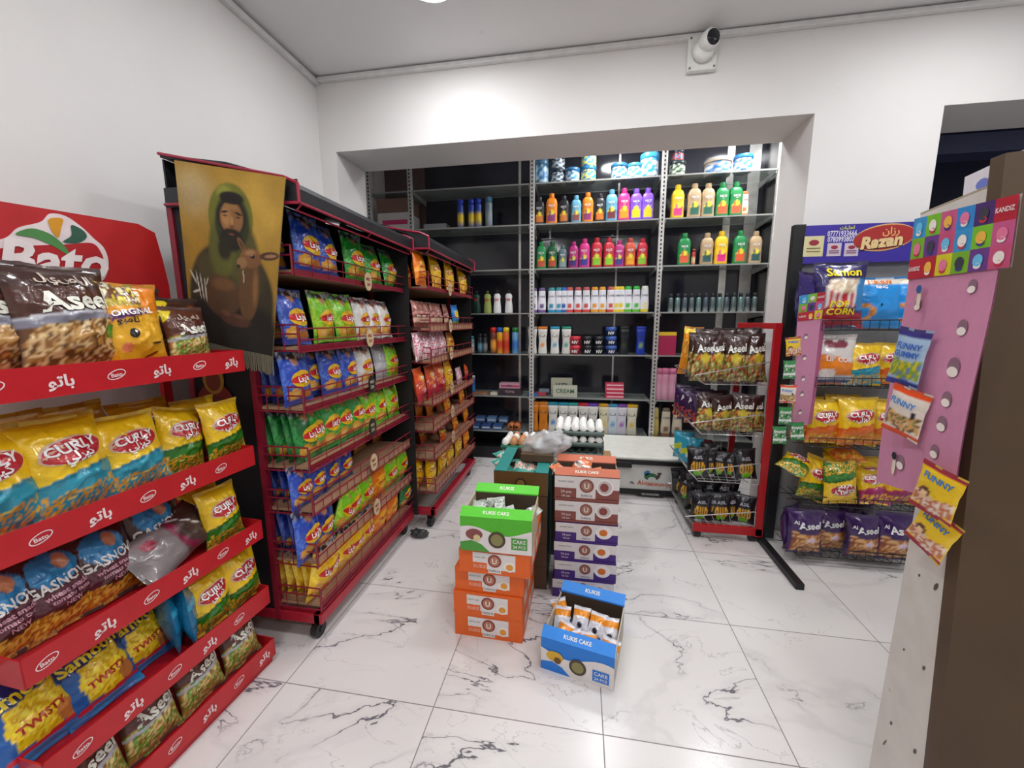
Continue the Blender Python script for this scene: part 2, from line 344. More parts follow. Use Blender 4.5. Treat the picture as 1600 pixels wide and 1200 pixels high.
T('bl', 'sweets_bag', 'bright blue sweets bag', .15, .2, .06, '1E86D8', [E_(.5, .55, .3, .2, 'F2D23A'), B_(.1, .25, '62C23A')])
T('pt', 'snack_pack', 'orange brown nut pack', .16, .18, .06, 'B8701E', [B_(.3, .75, 'D9A02E'), N_(.1, .35, NUT)], [('NUTS', .5, .55, .2, 'A82A1A')])
T('pd', 'snack_bag', 'dark red and orange snack bag', .19, .24, .08, '8A1A38', [N_(.1, .5, ['E8801E', 'D8401A', 'F2B03A']), B_(.5, .62, 'B8C028')], [('HOT', .5, .75, .16, 'F2D0C0')])
def curly(k, desc, low, mid, w_=.19, h_=.27):
    T(k, 'corn_curls_bag', desc, w_, h_, .095, 'F4C818', [B_(-1, .38, low, .16), B_(.38, .42, mid, .16), N_(.04, .26, ['F2C43A', low, 'E8A82A', low, 'F8DE6A'], 11, k=.1), B_(.93, 1.1, 'E0B010')],
      [('CURLY', .5, .665, .135, 'FFFFFF', .15), (AR_CURLY, .52, .575, .12, 'FFFFFF', .15)], [(.5, .63, .37, .135, 'D8B8A0', .15), (.51, .625, .35, .12, 'C0202C', .15)])
curly('cuT', 'yellow and teal corn curls bag', '2E9AB4', '1E7A94'); curly('cuG', 'yellow and green corn curls bag', '2E7A22', '1E5A18'); curly('cuO', 'yellow and orange corn curls bag', 'E8701A', 'D8501A'); curly('cuM', 'yellow and magenta corn curls bag', 'A82A6A', 'C03A5A')
T('asN', 'cashew_bag', 'brown bag of cashew nuts', .2, .27, .1, '4E2A20', [N_(-1, .5, ['C89A5A', '9A6A30', 'E0C08A', '6A4420', 'B8863C']), B_(.47, .53, '8A8A98', .1), B_(.53, .56, 'C8C8D0', .1), B_(.78, 1, '3A1C16')],
  [('Aseel', .54, .66, .24, 'EDEDE0', .1), ('\u0627\u0644\u0627\u0635\u064a\u0644'[::-1], .5, .86, .1, 'C8B8A8')], [(.84, .38, .1, .06, '2E9A3A', .2)])
T('asB', 'nut_bag', 'dark brown glossy nut bag with yellow corner', .2, .26, .09, '3E2018', [lambda u, v: H('E8D21E') if v-.62 > .9*(u) and v < .95 else None, N_(-1, .35, NUT), E_(.75, .8, .14, .08, '8A4A24')], [('Aseel', .6, .55, .18, 'EDEDE0', .1), ('NEW', .12, .8, .09, 'C0201A', .5)])
T('asG', 'cashew_bag', 'brown and green bag of mixed nuts', .2, .27, .1, '5A2E22', [N_(-1, .48, ['D8B86A', '9A6A30', '6AA83A', 'E8D08A', 'B8863C', '4E7A2A']), B_(.45, .5, 'B8B8C0', .1), lambda u, v: H('E8D21E') if v-.72 > .9*(u) and v < .93 else None],
  [('Aseel', .54, .62, .24, 'EDEDE0', .1), ('\u0627\u0644\u0627\u0635\u064a\u0644'[::-1], .5, .82, .1, 'C8B8A8')])
T('asP', 'crunchy_snack_bag', 'purple bag with noodle snack picture', .17, .24, .08, '3E1C5E', [E_(.52, .26, .42, .24, 'C07A3A'), N_(.04, .48, ['D89A52', 'A85A2A', 'E8B878', '8A4420'], 14, .1, .9), E_(.6, .36, .12, .06, 'E8D0E8')], [('Aseel', .55, .68, .2, 'F2F2F2', .05), ('Al', .18, .72, .1, 'F2F2F2')])
T('smi', 'puffs_bag', 'orange puffs bag with a winking yellow face', .17, .28, .08, 'F0A01A', [B_(.72, 1.1, 'B8A02A'), N_(.78, 1, ['E8D23A', '6A3A1A', 'F2EBC0']), E_(.5, .36, .46, .33, 'F6B82A'), B_(.62, .7, '6A2A6E', .15, .1, .8), E_(.25, .26, .1, .06, 'F08A5A'), lambda u, v: H('EE8A22') if v > .66 and u > .6 else None],
  [('ORGINAL', .42, .665, .09, 'FFFFFF', .12), ('\uFEEE\uFE92\uFEE3\uFE8E\uFE97', .3, .575, .1, '3A1A10')], [(.36, .42, .075, .055, '181210'), (.385, .44, .022, .016, 'FFFFFF'), (.72, .3, .1, .012, '3A1A10', .1), (.62, .16, .14, .012, '8A3A10', .5)])
T('cas', 'wheat_snack_bag', 'brown bag with blue oval and orange snacks', .19, .27, .09, '4A2620', [E_(.5, .74, .33, .2, '2A86C0'), E_(.62, .8, .1, .1, 'D8906A'), N_(-1, .26, ['E8A02A', 'B86A1A', 'F2BE4A', '8A4A14']), E_(.15, .4, .13, .08, 'C8D8C8'), B_(.3, .52, '5E2E3A', .1)],
  [('GASNOVI', .52, .58, .17, 'E8E4E0', .1), ('wheat snacks', .58, .46, .085, 'D8A0B0', .1), ('tomato taste', .6, .39, .075, 'D8A0B0', .1), ('NEW', .6, .31, .075, 'D8A0B0', .1)])
T('smn', 'popcorn_bag', 'shiny blue bag with yellow corn curls picture', .23, .29, .1, '1C5CA8', [B_(.62, 1, '24306E'), E_(.55, .42, .35, .26, 'F2D01A'), N_(.22, .66, ['F4D41C', 'E8B814', 'F8E23A', 'D89A10'], 12, .25, .82, .2), B_(0, .12, '1A8AD0'), E_(.8, .3, .13, .12, 'C87A3A'), B_(.12, .17, 'C8283A', .05)],
  [('Samoon', .45, .76, .2, 'F2D81E', .12), ('TWISTY', .55, .4, .12, 'B82A1A', .12)])
T('blk', 'dark_snack_bag', 'black and gold snack bag', .18, .24, .07, '1C1A20', [N_(.1, .4, ['8A7A1E', '1C1A20', '3A3A18', 'B8982A'])])
T('aqua', 'aqua_snack_bag', 'metallic turquoise snack bag seen edge on', .19, .27, .06, '1A7AA8', [B_(.3, .36, '0E4A6A'), B_(.6, .7, '3AB0D8')])
T('alt', 'brown_packet', 'crumpled brown and silver packet lying flat on top', .15, .27, .06, '5E4842', [B_(-1, .5, '8C8284'), E_(.5, .6, .45, .13, '8A1E48'), E_(.5, .68, .42, .14, '4E3A34'), B_(.74, .77, 'F2F2F2', .5), E_(.3, .25, .1, .07, 'A82A48')])
T('pop', 'popcorn_bag', 'dark blue popcorn bag with red striped tub', .19, .27, .08, '2A1E5E', [B_(.0, .3, 'B01E34', -.2), lambda u, v: (H('F2E8E0') if int(u*16) % 2 else H('C8283A')) if .3 < v < .6 and .2 < u < .85 else None, E_(.52, .63, .32, .09, 'E8D8C0'), N_(.55, .72, ['F2E6D0', 'D8C0A0', 'FFF6E8'], 14, .25, .8), E_(.9, .5, .15, .25, '1E8AD0')],
  [('Samon', .52, .84, .17, 'F4E01E', 0), ('POP', .45, .36, .13, 'F4E01E', 0), ('CORN', .5, .25, .13, 'F4E01E', 0)])
T('bur', 'ring_snack_bag', 'purple and turquoise snack bag', .17, .26, .07, '2E1E66', [N_(0, .45, ['1E9AD0', '2E1E66', '4EC0E8', '1A6AB0'])], [('Sa', .6, .7, .2, 'F2C01E')])
T('don', 'ring_snack_bag', 'bright blue bag with orange ring snack', .26, .27, .08, '1E96E8', [B_(.84, .96, 'F2E8D8'), S_(.18, .3, .14, .24, 'D88A3A'), S_(.18, .3, .17, .21, 'F0B060')], [('BURGUM', .5, .9, .1, 'F07A1A'), ('RING', .5, .8, .09, 'FFFFFF')], [(.5, .45, .02, .03, '1A1A20')])
T('lip', 'corn_snack_bag', 'white and orange bag with brown bow picture', .2, .26, .07, 'E8E0DC', [B_(-1, .55, 'F0861E', -.15), B_(0, .2, 'B8C0D0'), E_(.35, .8, .14, .09, '8A3A4A'), E_(.6, .8, .14, .09, '8A3A4A'), E_(.3, .22, .2, .1, 'F0E4E0'), B_(0, .12, '3A3A6A')], [('LIP CORN', .6, .5, .13, 'F4F0F0', -.08)])
T('mix', 'cashew_bag', 'brown nut bag with white lettering', .15, .22, .06, '3A1E1A', [N_(-1, .55, ['C88A4A', '6AA03A', 'A8602A', 'E8C88A', '5A2E18', 'E0742A']), E_(.5, .5, .2, .1, 'D8C03A')], [('Aseel', .5, .7, .22, 'F0F0E8', .1)])
T('mxp', 'cashew_bag', 'purple snack bag with pepper picture', .15, .22, .06, '3A1650', [N_(-1, .4, ['E87A2A', '3A1650', 'C84A2A', 'F0B06A'])], [('Aseel', .5, .7, .2, 'F0F0E8', .1)])
T('hand', 'chips_bag', 'black bag with yellow chips and lime green bowl', .15, .22, .06, '17161E', [E_(.5, .14, .22, .12, '7AD01E'), lambda u, v: H('F2B01E') if .2 < v < .52 and abs(math.sin((u-.5)*22/(.45+v))) > .55 and .22 < u < .78 else None], [('ASIL', .5, .68, .15, 'B8B8C4', .05)])
T('ors', 'snack_bag', 'tall orange snack bag', .13, .27, .06, 'F0941A', [N_(.3, .7, ['F2A82A', 'D87A1A', 'F8C84A']), B_(.85, 1, 'F8D01E')])
T('aqs', 'snack_bag', 'turquoise and yellow snack bag lying on its side', .16, .22, .07, '2AA8C8', [B_(.4, .6, 'D8E03A', .2), E_(.5, .3, .2, .1, 'D8F0F4')], [('SIS', .5, .5, .2, 'F2F03A', .1)])
T('kdB', 'candy_packet', 'blue and yellow candy packet', .085, .14, .012, 'A8C4E0', [B_(.86, 1.1, '3A3480'), B_(-1, .12, '2E3A98'), N_(.12, .45, ['D8C83A', '8AA83A', '6A8AB8'])], [('FUNNY', .5, .7, .14, '3A6AC0', 0), ('GUMMY', .5, .56, .13, '3A6AC0', 0)])
T('kdO', 'candy_packet', 'orange edged candy packet', .1, .12, .012, 'E8DCD0', [B_(.86, 1.1, 'E8501E'), B_(-1, .12, 'E8501E'), N_(.14, .45, ['8A8A5A', 'D8A86A', '6A5A48', 'E8C8A0']), E_(.75, .5, .07, .06, '2A2A38')], [('FUNNY', .42, .68, .17, '4A8AD0', -.05)])
T('kdR', 'candy_packet', 'red edged yellow candy packet', .1, .12, .012, 'F0C82E', [B_(.88, 1.1, 'A81E3E'), B_(-1, .1, 'B01E34'), N_(.1, .4, ['E8C8B0', 'C87A5A', 'F0E0D0']), E_(.28, .42, .15, .1, '5A3A2A'), E_(.28, .36, .11, .09, 'F0C8A0')], [('FUNNY', .5, .75, .17, '3A7AC8', -.05)])
T('kdG', 'candy_packet', 'green candy packet', .08, .12, .012, '3A8A4E', [N_(.1, .8, ['5AB06A', '2E6A3E', 'D8E0D0']), B_(.2, .3, 'E8F0E8')], [('KANDIZ', .5, .7, .16, 'E8F0E8')])
T('ck', 'cake_packet', 'white, blue and orange wrapped cake', .075, .11, .05, 'E8E8F0', [B_(.62, .85, 'F0961E'), E_(.5, .3, .14, .1, '2A2A38'), B_(0, .14, '1E6AC8')])
T('ckO', 'cake_packet', 'orange and white wrapped cake', .075, .12, .05, 'E8804A', [B_(.4, .75, 'F0E4DC'), B_(0, .2, 'C84A1E')], [('CAKE', .5, .55, .15, '3A2018')])
T('ckG', 'cake_packet', 'silver and green wrapped cake', .08, .12, .05, 'C4CCC4', [N_(.2, .8, ['E8F0E8', '9AA89A', 'C8D0C8', '5A4A48']), B_(0, .15, '2EA03A')])
T('ckT', 'cake_packet', 'turquoise and orange wrapped cake', .08, .12, .05, '3AA89A', [N_(.2, .7, ['E8844A', 'F0E8E0', '3AA89A'])])
BM = {}
def bag_mesh(k, sd):
    key = (k, sd)
    if key not in BM:
        nm, desc, w_, h_, t_, base, L, X, P, back = TY[k]
        big = k in ('cuT', 'cuG', 'asN', 'asG', 'asB', 'cas', 'smn', 'smi')
        BM[key] = pouch_mesh(nm, w_, h_, t_, base, L, X, P, sd, 34 if big else 18, 46 if big else 24, back=back)
    return BM[key]
cnt = {}
def bag(k, loc, rz, label, group, lean=10, sd=None, sc_=1, roll=0, cat=None, wide=None):
    sd = sd or random.choice((1, 2)); o = bpy.data.objects.new(TY[k][0], bag_mesh(k, sd)); C.objects.link(o)
    o.location = loc; o.rotation_mode = 'XYZ'; M = Matrix.Rotation(R(rz), 4, 'Z') @ Matrix.Rotation(R(-lean), 4, 'X') @ Matrix.Rotation(R(roll), 4, 'Y')
    o.rotation_euler = M.to_euler(); o.scale = (wide or sc_, sc_, sc_)
    cats = {'crisps_bag': 'crisps', 'candy_packet': 'candy', 'cake_packet': 'cake', 'wafer_pack': 'biscuits', 'sweets_bag': 'sweets', 'popcorn_bag': 'popcorn bag', 'nut_bag': 'nuts', 'cashew_bag': 'nuts'}
    return setp(o, label, cat or cats.get(TY[k][0], 'snack bag'), group)
# ------------------------------------------------------------------ red rack on the left
RA = math.radians(2.7); fd = Vector((math.sin(RA), math.cos(RA), 0)); nd = Vector((math.cos(RA), -math.sin(RA), 0))
# local frame of the rack: x' along fd (0 near .. .66 far), y' outwards (0 = front lip)
R0 = Vector((-1.243, .602, 0))
MR = Matrix(((fd.x, nd.x, 0, R0.x), (fd.y, nd.y, 0, R0.y), (0, 0, 1, 0), (0, 0, 0, 1)))
def rp(a, b, z): return R0 + fd*a + nd*b + Vector((0, 0, z))
rk = thing('snack_rack', 'bright red snack rack with logo strips at the left edge', 'rack', tuple(R0))
INV = Matrix.Translation(-R0)
Z5 = [1.235, .875, .575, .295, .06]
DEP = .34; LEN = .665; LEN0 = -.66
def logo(mb, fn, x, y, s, shear=.0):
    col = H('EFDCDC'); pts = []
    for i in range(25):
        t = i/24*2*math.pi; rr = s*(1+.12*math.sin(2*t)); pts.append((x+rr*.95*math.cos(t)+.2*rr*math.sin(t), y+rr*.62*math.sin(t)))
    for a, b in zip(pts, pts[1:]):
        dx, dy = b[0]-a[0], b[1]-a[1]; l = math.hypot(dx, dy) or 1; nx, ny = -dy/l*s*.06, dx/l*s*.06
        mb.poly([(a[0]-nx, a[1]-ny), (b[0]-nx, b[1]-ny), (b[0]+nx, b[1]+ny), (a[0]+nx, a[1]+ny)], fn, col)
    mb.text('Bato', x, y-.04*s, s*.72, fn, col, rot=.12, bold=.02)
for i, z in enumerate(Z5):
    o = MB().box(0, LEN, -DEP, 0, z-.012, z, M=INV @ MR).obj('shelf', RED(), rk)
    h = .07; z0, z1 = z-.03, z+.045
    mb = MB(); red = H('BE1A24')
    mb.box(-.002, LEN+.002, 0, .004, z0, z1, red, M=INV @ MR)
    mb.box(-.004, 0, -DEP*.9, .004, z0, z1, red, M=INV @ MR); mb.box(LEN, LEN+.004, -DEP*.9, .004, z0, z1, red, M=INV @ MR)
    fn = lambda x, y: rp(x, .0052, y) - R0
    for q in range(6):
        x = .04+q*.115+(i % 2)*.03
        if x > LEN-.03: continue
        if q % 2: mb.text(AR_BATO, x, (z0+z1)/2, .038, fn, H('EFDCDC'), bold=.03)
        else: logo(mb, fn, x, (z0+z1)/2, .02)
    mb.text(AR_BATO, -.15, 0, .05, lambda x, y: rp(-.0055, x, (z0+z1)/2+y) - R0, H('EFDCDC'), bold=.03)
    mb.obj('logo_strip', mat('printed_red_strip', 'ATTR', .35), rk)
mb = MB(); mb.box(0, LEN, -DEP, -.01, .0, .035, M=INV @ MR); mb.obj('base', RED(), rk)
mb = MB()
for a in (.01, LEN-.03):
    m2 = MB(); m2.box(a, a+.03, -DEP-.02, -DEP, 0, 1.42, M=INV @ MR)
    for q in range(26): m2.box(a+.011, a+.019, -DEP, -DEP+.0015, .08+q*.05, .1+q*.05, M=INV @ MR)
    m2.obj('post', RED(), rk)
hp = [rp(LEN+.02, -DEP+.01, 0)]
# header sign
P0 = rp(0, -DEP+.015, 0); hn = nd
def hx(px, py): q = aP(px, py, P0, hn)-P0; return (q.dot(fd), q.z)
oc = [hx(-70, 300), hx(0, 315), hx(214, 350), hx(240, 364), hx(252, 405), hx(262, 445)]
zb = 1.30; a0 = oc[0][0]-.1; outline = [(a0, oc[0][1]+.02)]+oc+[(oc[-1][0], zb), (a0, zb)]
fnh = lambda x, y: P0+fd*x+Vector((0, 0, y))+hn*.0 - R0
mb = MB(); redh = H('B81C22')
for d in (0, .006):
    mb.poly(outline if d else outline[::-1], lambda x, y, d=d: fnh(x, y)+hn*d, redh)
n_ = len(outline)
for i in range(n_):
    a, b = outline[i], outline[(i+1) % n_]; mb.add([fnh(*a), fnh(*b), fnh(*b)+hn*.006, fnh(*a)+hn*.006], [(0, 1, 2, 3)], redh)
def pxpoly(mb, pts, col, off):
    mb.poly([hx(*p) for p in pts], lambda x, y: fnh(x, y)+hn*off, H(col))
def sm(pts, n=5):   # closed Catmull-Rom
    out = []; m = len(pts)
    for i in range(m):
        p0, p1, p2, p3 = (pts[(i+k) % m] for k in (-1, 0, 1, 2))
        for q in range(n):
            t = q/n; out.append(tuple(.5*((2*p1[j])+(-p0[j]+p2[j])*t+(2*p0[j]-5*p1[j]+4*p2[j]-p3[j])*t*t+(-p0[j]+3*p1[j]-3*p2[j]+p3[j])*t**3) for j in (0, 1)))
    return out
blob = [(-40, 385), (5, 372), (25, 356), (60, 347), (75, 334), (100, 338), (125, 355), (143, 372), (160, 388), (167, 412), (160, 436), (138, 444), (105, 440), (40, 436), (-20, 446), (-60, 430)]
pxpoly(mb, sm(blob), 'E9D9DA', .0075)
inner = [(-40, 395), (0, 388), (45, 384), (100, 382), (140, 380), (155, 395), (159, 412), (152, 430), (135, 436), (105, 432), (40, 428), (-20, 436), (-50, 425)]
pxpoly(mb, sm(inner), 'B01A22', .0085)
pxpoly(mb, sm([(20, 366), (45, 357), (75, 366), (97, 384), (104, 399), (80, 385), (50, 372)]), '4E8A4A', .0095)
pxpoly(mb, sm([(72, 343), (94, 342), (92, 356), (88, 371), (78, 362)]), 'D9961E', .0095)
pxpoly(mb, sm([(108, 352), (126, 360), (132, 371), (118, 380), (95, 378), (108, 368)]), '2E5A4A', .0095)
cx_, cy_ = hx(84, 404); mb.text('Bato', cx_+.0, cy_-.002, .135, lambda x, y: fnh(x, y)+hn*.011, H('F0E4E4'), rot=.06, bold=.03, shear=.3)
mb.obj('header_sign', mat('printed_red_header', 'ATTR', .4), rk)
# bags on the red rack: (type, px centre, py at base, depth behind lip, extra)
def rackbag(k, px, py, row, dep, label, lean=14, rz=0, sc_=1, sd=1, dz=0, roll=0, wide=None):
    z = Z5[row]; p0 = rp(0, -dep, 0); p = aP(px, py, p0, nd)
    a = (p-p0).dot(fd); loc = rp(a, -dep, z+.004+dz)
    bag(k, loc, 90-2.7+rz, label, 'bags on the red rack at the left', lean, sd, sc_, roll, wide=wide)
RB = [
 # row 0 (top)
 ('asN', 24, 590, 0, .13, 'brown cashew nut bag at the left frame edge, top red shelf', 12, -6, 1.02),
 ('asN', 128, 580, 0, .08, 'big brown cashew nut bag beside the smiling orange bag, top red shelf', 10, 0, 1.1),
 ('smi', 222, 572, 0, .07, 'orange puffs bag with winking face, top red shelf', 6, -4, .92),
 ('asG', 302, 562, 0, .06, 'small brown cashew nut bag at the far end, top red shelf', 8, 0, .72),
 ('asB', 40, 560, 0, .2, 'dark brown nut bag behind the left cashew bags, top red shelf', 14, 0, .95),
 ('asB', 130, 550, 0, .2, 'dark brown nut bag with yellow corner below the sign logo', 12, 0, 1.0),
 ('asB', 225, 545, 0, .19, 'dark brown nut bag with yellow corner behind the smiling bag', 10, 0, 1.0),
 ('asB', 290, 545, 0, .15, 'dark brown nut bag leaning behind the small cashew bag', 8, 0, .88),
 # row 1
 ('cuT', 5, 830, 1, .07, 'yellow and teal corn curls bag cut by the left frame edge', 16, 0, 1.0),
 ('cuT', 132, 790, 1, .06, 'yellow and teal corn curls bag, middle of three in front', 16, 0, 1.0),
 ('cuT', 225, 760, 1, .06, 'yellow and teal corn curls bag beside the green ones', 16, -4, .9),
 ('cuG', 287, 735, 1, .08, 'tilted yellow and green corn curls bag next to teal ones', 14, 6, .85, 14),
 ('cuG', 358, 710, 1, .06, 'yellow and green corn curls bag at the far end, second red shelf', 8, 0, .82),
 ('cuT', 60, 760, 1, .2, 'yellow corn curls bag behind left, second red shelf', 26, 0, 1.06),
 ('cuO', 165, 735, 1, .2, 'yellow corn curls bag in the middle of the back row', 26, 4, 1.05),
 ('cuO', 255, 715, 1, .19, 'yellow corn curls bag at the back beside the rack post', 22, -4, .95),
 ('cuG', 322, 700, 1, .16, 'yellow and green corn curls bag at the back right, second red shelf', 10, 0, .85),
 # row 2
 ('cas', 8, 965, 2, .09, 'brown wheat snack bag cut by the left frame edge', 14, 0, .84),
 ('cas', 98, 940, 2, .09, 'brown wheat snack bag, second from left on third shelf', 14, 0, .84),
 ('cas', 175, 905, 2, .09, 'brown wheat snack bag, third from left on third shelf', 14, 0, .84),
 ('cas', 250, 875, 2, .13, 'brown wheat snack bag behind the crumpled packet', 8, 0, .92),
 ('cuG', 355, 835, 2, .05, 'yellow and green corn curls bag at the front, third red shelf', 10, 0, .8),
 ('cuG', 325, 815, 2, .14, 'yellow and green corn curls bag tucked behind another, third red shelf', 10, 0, .8),
 ('cas', 130, 880, 2, .2, 'brown wheat snack bag in the shade of the back row', 8, 0, .95),
 # row 3
 ('smn', 70, 1155, 3, .075, 'large blue corn snack bag at the lower left corner', 26, 0, .8),
 ('smn', 170, 1080, 3, .07, 'middle blue corn snack bag on the fourth red shelf', 24, 0, .76),
 ('smn', 232, 1035, 3, .1, 'farther blue corn snack bag on the fourth red shelf', 18, 0, .74),
 ('aqua', 277, 1010, 3, .1, 'turquoise snack bag standing edge on, left one', 4, 62, .9),
 ('aqua', 300, 1000, 3, .08, 'turquoise snack bag standing edge on, right one', 4, 62, .9),
 ('cuG', 336, 975, 3, .05, 'yellow and green corn curls bag at the front, fourth red shelf', 8, 0, .82),
 ('cuG', 385, 945, 3, .05, 'yellow and green corn curls bag at the far end, fourth red shelf', 8, 0, .82),
 ('blk', 245, 985, 3, .2, 'black and gold snack bag behind the blue ones', 8, 0, .9),
 ('blk', 330, 930, 3, .2, 'black and gold snack bag behind the corn curls bags', 8, 0, .9),
 # row 4
 ('asG', 245, 1150, 4, .05, 'brown mixed nut bag nearest on the bottom red shelf', 14, 0, .8),
 ('asG', 320, 1080, 4, .05, 'brown mixed nut bag in the middle of bottom red shelf', 14, 0, .8),
 ('asG', 382, 1030, 4, .05, 'brown mixed nut bag at the far end of bottom red shelf', 14, 0, .78),
 ('asG', 150, 1230, 4, .05, 'brown mixed nut bag partly below the frame, bottom red shelf', 14, 0, .8),
]
for i, e in enumerate(RB):
    k, px, py, row, dep, lab, lean, rz, s_ = e[:9]; rackbag(k, px, py, row, dep, lab, lean, rz, s_, sd=1+i % 2, roll=e[9] if len(e) > 9 else 0)
q = rp(.27, -.06, .645); bag('alt', q, 90, 'crumpled brown and silver packet lying across the third red shelf', 'bags on the red rack at the left', 38, 1, 1.08, 76)
# ------------------------------------------------------------------ black-canopied gondolas
def gondola(name_lab, X0, X1, Y0, Y1, zs, canX, canz, near):
    g = thing('display_rack', name_lab, 'rack', ((X0+X1)/2, (Y0+Y1)/2, 0)); o = -Vector(g.location); MT = Matrix.Translation(o)
    xp = X1-.2    # front post line
    for x in (X0, xp):
        for y in (Y0+.01, Y1-.01):
            MB().box(x-.012, x+.012, y-.012, y+.012, .1, 1.84, M=MT).obj('post', DRED(), g)
    MB().box(X0-.004, X0+.004, Y0+.0, Y1-.0, .12, 1.985, M=MT).obj('back_panel', mat('black_mesh_panel', '141418', .6), g)
    MB().box(X0+.012, xp-.012, Y0+.006, Y0+.014, .12, 1.84, M=MT).obj('end_panel', mat('black_mesh_panel', '141418', .6), g)
    MB().box(X0+.005, canX-.03, Y1-.012, Y1-.006, .12, 1.80, M=MT).obj('end_panel', mat('black_mesh_panel', '141418', .6), g)
    fp_ = lambda x, y: Vector((x, Y1-.009, y))+o
    MB().poly([(X0+.005, 1.8), (canX-.03, 1.8), (canX-.055, 1.86), (X0+.005, 1.975)], fp_, (1, 1, 1, 1)).obj('end_panel', mat('black_mesh_panel', '141418', .6), g)
    mb = MB(); mb.box(X1-.03, X1+.01, Y0, Y1, .1, .145, M=MT); mb.box(X0, X1, Y0, Y0+.035, .1, .145, M=MT); mb.box(X0, X1, Y1-.035, Y1, .1, .145, M=MT); mb.box(X0, X0+.03, Y0, Y1, .1, .145, M=MT)
    mb.obj('base_frame', mat('bright_red_rail', 'A81C30', .35), g, bev=.003)
    for zi, z in enumerate(zs):
        top = zi in ((0, 1, 2, 3, 6) if near else (0,))
        sh = MB().box(X0+.01, X1, Y0+.015, Y1-.015, z-.012, z, M=MT).obj('shelf', mat('tan_shelf', 'A88468', .5), g)
        st = MB().box(X1, X1+.004, Y0+.01, Y1-.01, z-.018, z+(.004 if top else .024), M=MT).obj('price_strip', DRED() if top else mat('tan_price_strip', 'B98E72', .4), sh)
        mb = MB()
        for zz in (z-.02, z+.026, z+.07): mb.tube(Vector((X1+.012, Y0+.01, zz))+o, Vector((X1+.012, Y1-.01, zz))+o, .0032, 5)
        n = int((Y1-Y0)/(.1 if top else .06))
        for i in range(n+1):
            y = Y0+.01+(Y1-Y0-.02)*i/n; mb.tube(Vector((X1+.012, y, z-.02))+o, Vector((X1+.012, y, z+(.07 if top or i % 3 == 0 else .026)))+o, .0016, 4)
        for zz in (z-.015, z+.05, z+.085): mb.tube(Vector((xp, Y0, zz))+o, Vector((X1+.012, Y0, zz))+o, .0035, 5)
        mb.tube(Vector((X1+.012, Y0, z-.022))+o, Vector((X1+.012, Y0, z+.085))+o, .004, 5)
        for i in range(1, 4): x = xp+(X1-xp)*i/4; mb.tube(Vector((x, Y0, z-.015))+o, Vector((x, Y0, z+.085))+o, .0018, 4)
        mb.obj('wire_fence', DRED(), sh)
    # canopy: sloping black cloth, pipe frame
    zc0, zc1, zback = canz
    mb = MB(); pr = [(canX, zc0), (canX, zc0+.05), (canX-.012, zc1-.015), (canX-.05, zc1), ((canX+X0)/2, (zc1+zback)/2+.012), (X0, zback), (X0, zback-.012), ((canX+X0)/2, (zc1+zback)/2-.005), (canX-.06, zc1-.02), (canX-.01, zc0)]
    vs = [Vector((x, y, z))+o for y in (Y0-.01, Y1+.0) for x, z in pr]; n = len(pr)
    fs = [(i, (i+1) % n, n+(i+1) % n, n+i) for i in range(n)] + [tuple(range(n-1, -1, -1)), tuple(range(n, 2*n))]
    mb.add(vs, fs); 
    mb.box(X0, canX, Y0-.012, Y0-.008, zc0+.01, zc1-.005, M=MT)
    mb.obj('canopy', mat('black_canopy_cloth', '1E2024', .42, 0, .15, 8, .5, 12), g)
    mb = MB()
    for y in (Y0-.015, Y1+.005):
        mb.path([Vector(p)+o for p in ((X0, y, zback), (canX-.05, y, zc1+.004), (canX+.004, y, zc1-.02), (canX+.004, y, zc0), (X0, y, zc0+.02))], .0055)
    mb.tube(Vector((canX+.004, Y0-.015, zc0))+o, Vector((canX+.004, Y1+.005, zc0))+o, .0055); mb.tube(Vector((canX-.02, Y0, zc0-.022))+o, Vector((canX-.02, Y1, zc0-.022))+o, .004)
    for y in (Y0, (Y0+Y1)/2, Y1): mb.tube(Vector((canX-.02, y, zc0-.022))+o, Vector((canX+.004, y, zc0))+o, .003)
    mb.obj('canopy_frame', mat('magenta_red_pipe', 'A0203E', .4), g)
    for x in (X0+.04, X1-.05):
        for y in (Y0+.05, Y1-.05):
            c = MB(); c.box(x-.022, x+.022, y-.012, y+.012, .06, .1, M=MT); c.tube(Vector((x-.016, y, .035))+o, Vector((x+.016, y, .035))+o, .034, 18)
            c.tube(Vector((x-.02, y, .035))+o, Vector((x+.02, y, .035))+o, .012, 10); c.obj('caster', mat('black_rubber', '1E1F20', .5), g)
    return g
GX1, GX2 = -1.07, -.93
ZG1 = [1.575, 1.285, 1.045, .80, .615, .385, .185]
ZG2 = [1.595, 1.34, 1.135, .865, .69, .50, .275]
g1 = gondola('nearer dark red wheeled snack rack with black canopy and hanging picture', -1.56, GX1, 1.37, 2.345, ZG1, -1.0, (1.80, 1.885, 2.0), True)
g2 = gondola('farther dark red wheeled snack rack with black canopy beside glass rack', -1.48, GX2, 2.375, 3.4, ZG2, -.905, (1.81, 1.90, 2.0), False)
# low red child picture on the near end panel
p0 = aY(345, 625, 1.37)
mb = MB(); fe = lambda x, y: Vector((x, -.004, y))
mb.ell(0, -.045, .085, .075, fe, H('8A2418')); mb.ell(0, .05, .05, .062, lambda x, y: fe(x, y)+Vector((0, -.001, 0)), H('B8862A')); mb.ell(0, .042, .034, .042, lambda x, y: fe(x, y)+Vector((0, -.002, 0)), H('8A3A1E')); mb.ell(.0, -.05, .05, .03, lambda x, y: fe(x, y)+Vector((0, -.002, 0)), H('6A1A14'))
o = mb.obj('sticker', PRINT(), g1); o.location = Vector((-1.455, 1.374, 1.105)) - Vector(g1.location); setp(o, 'sticker of a small red hooded figure')
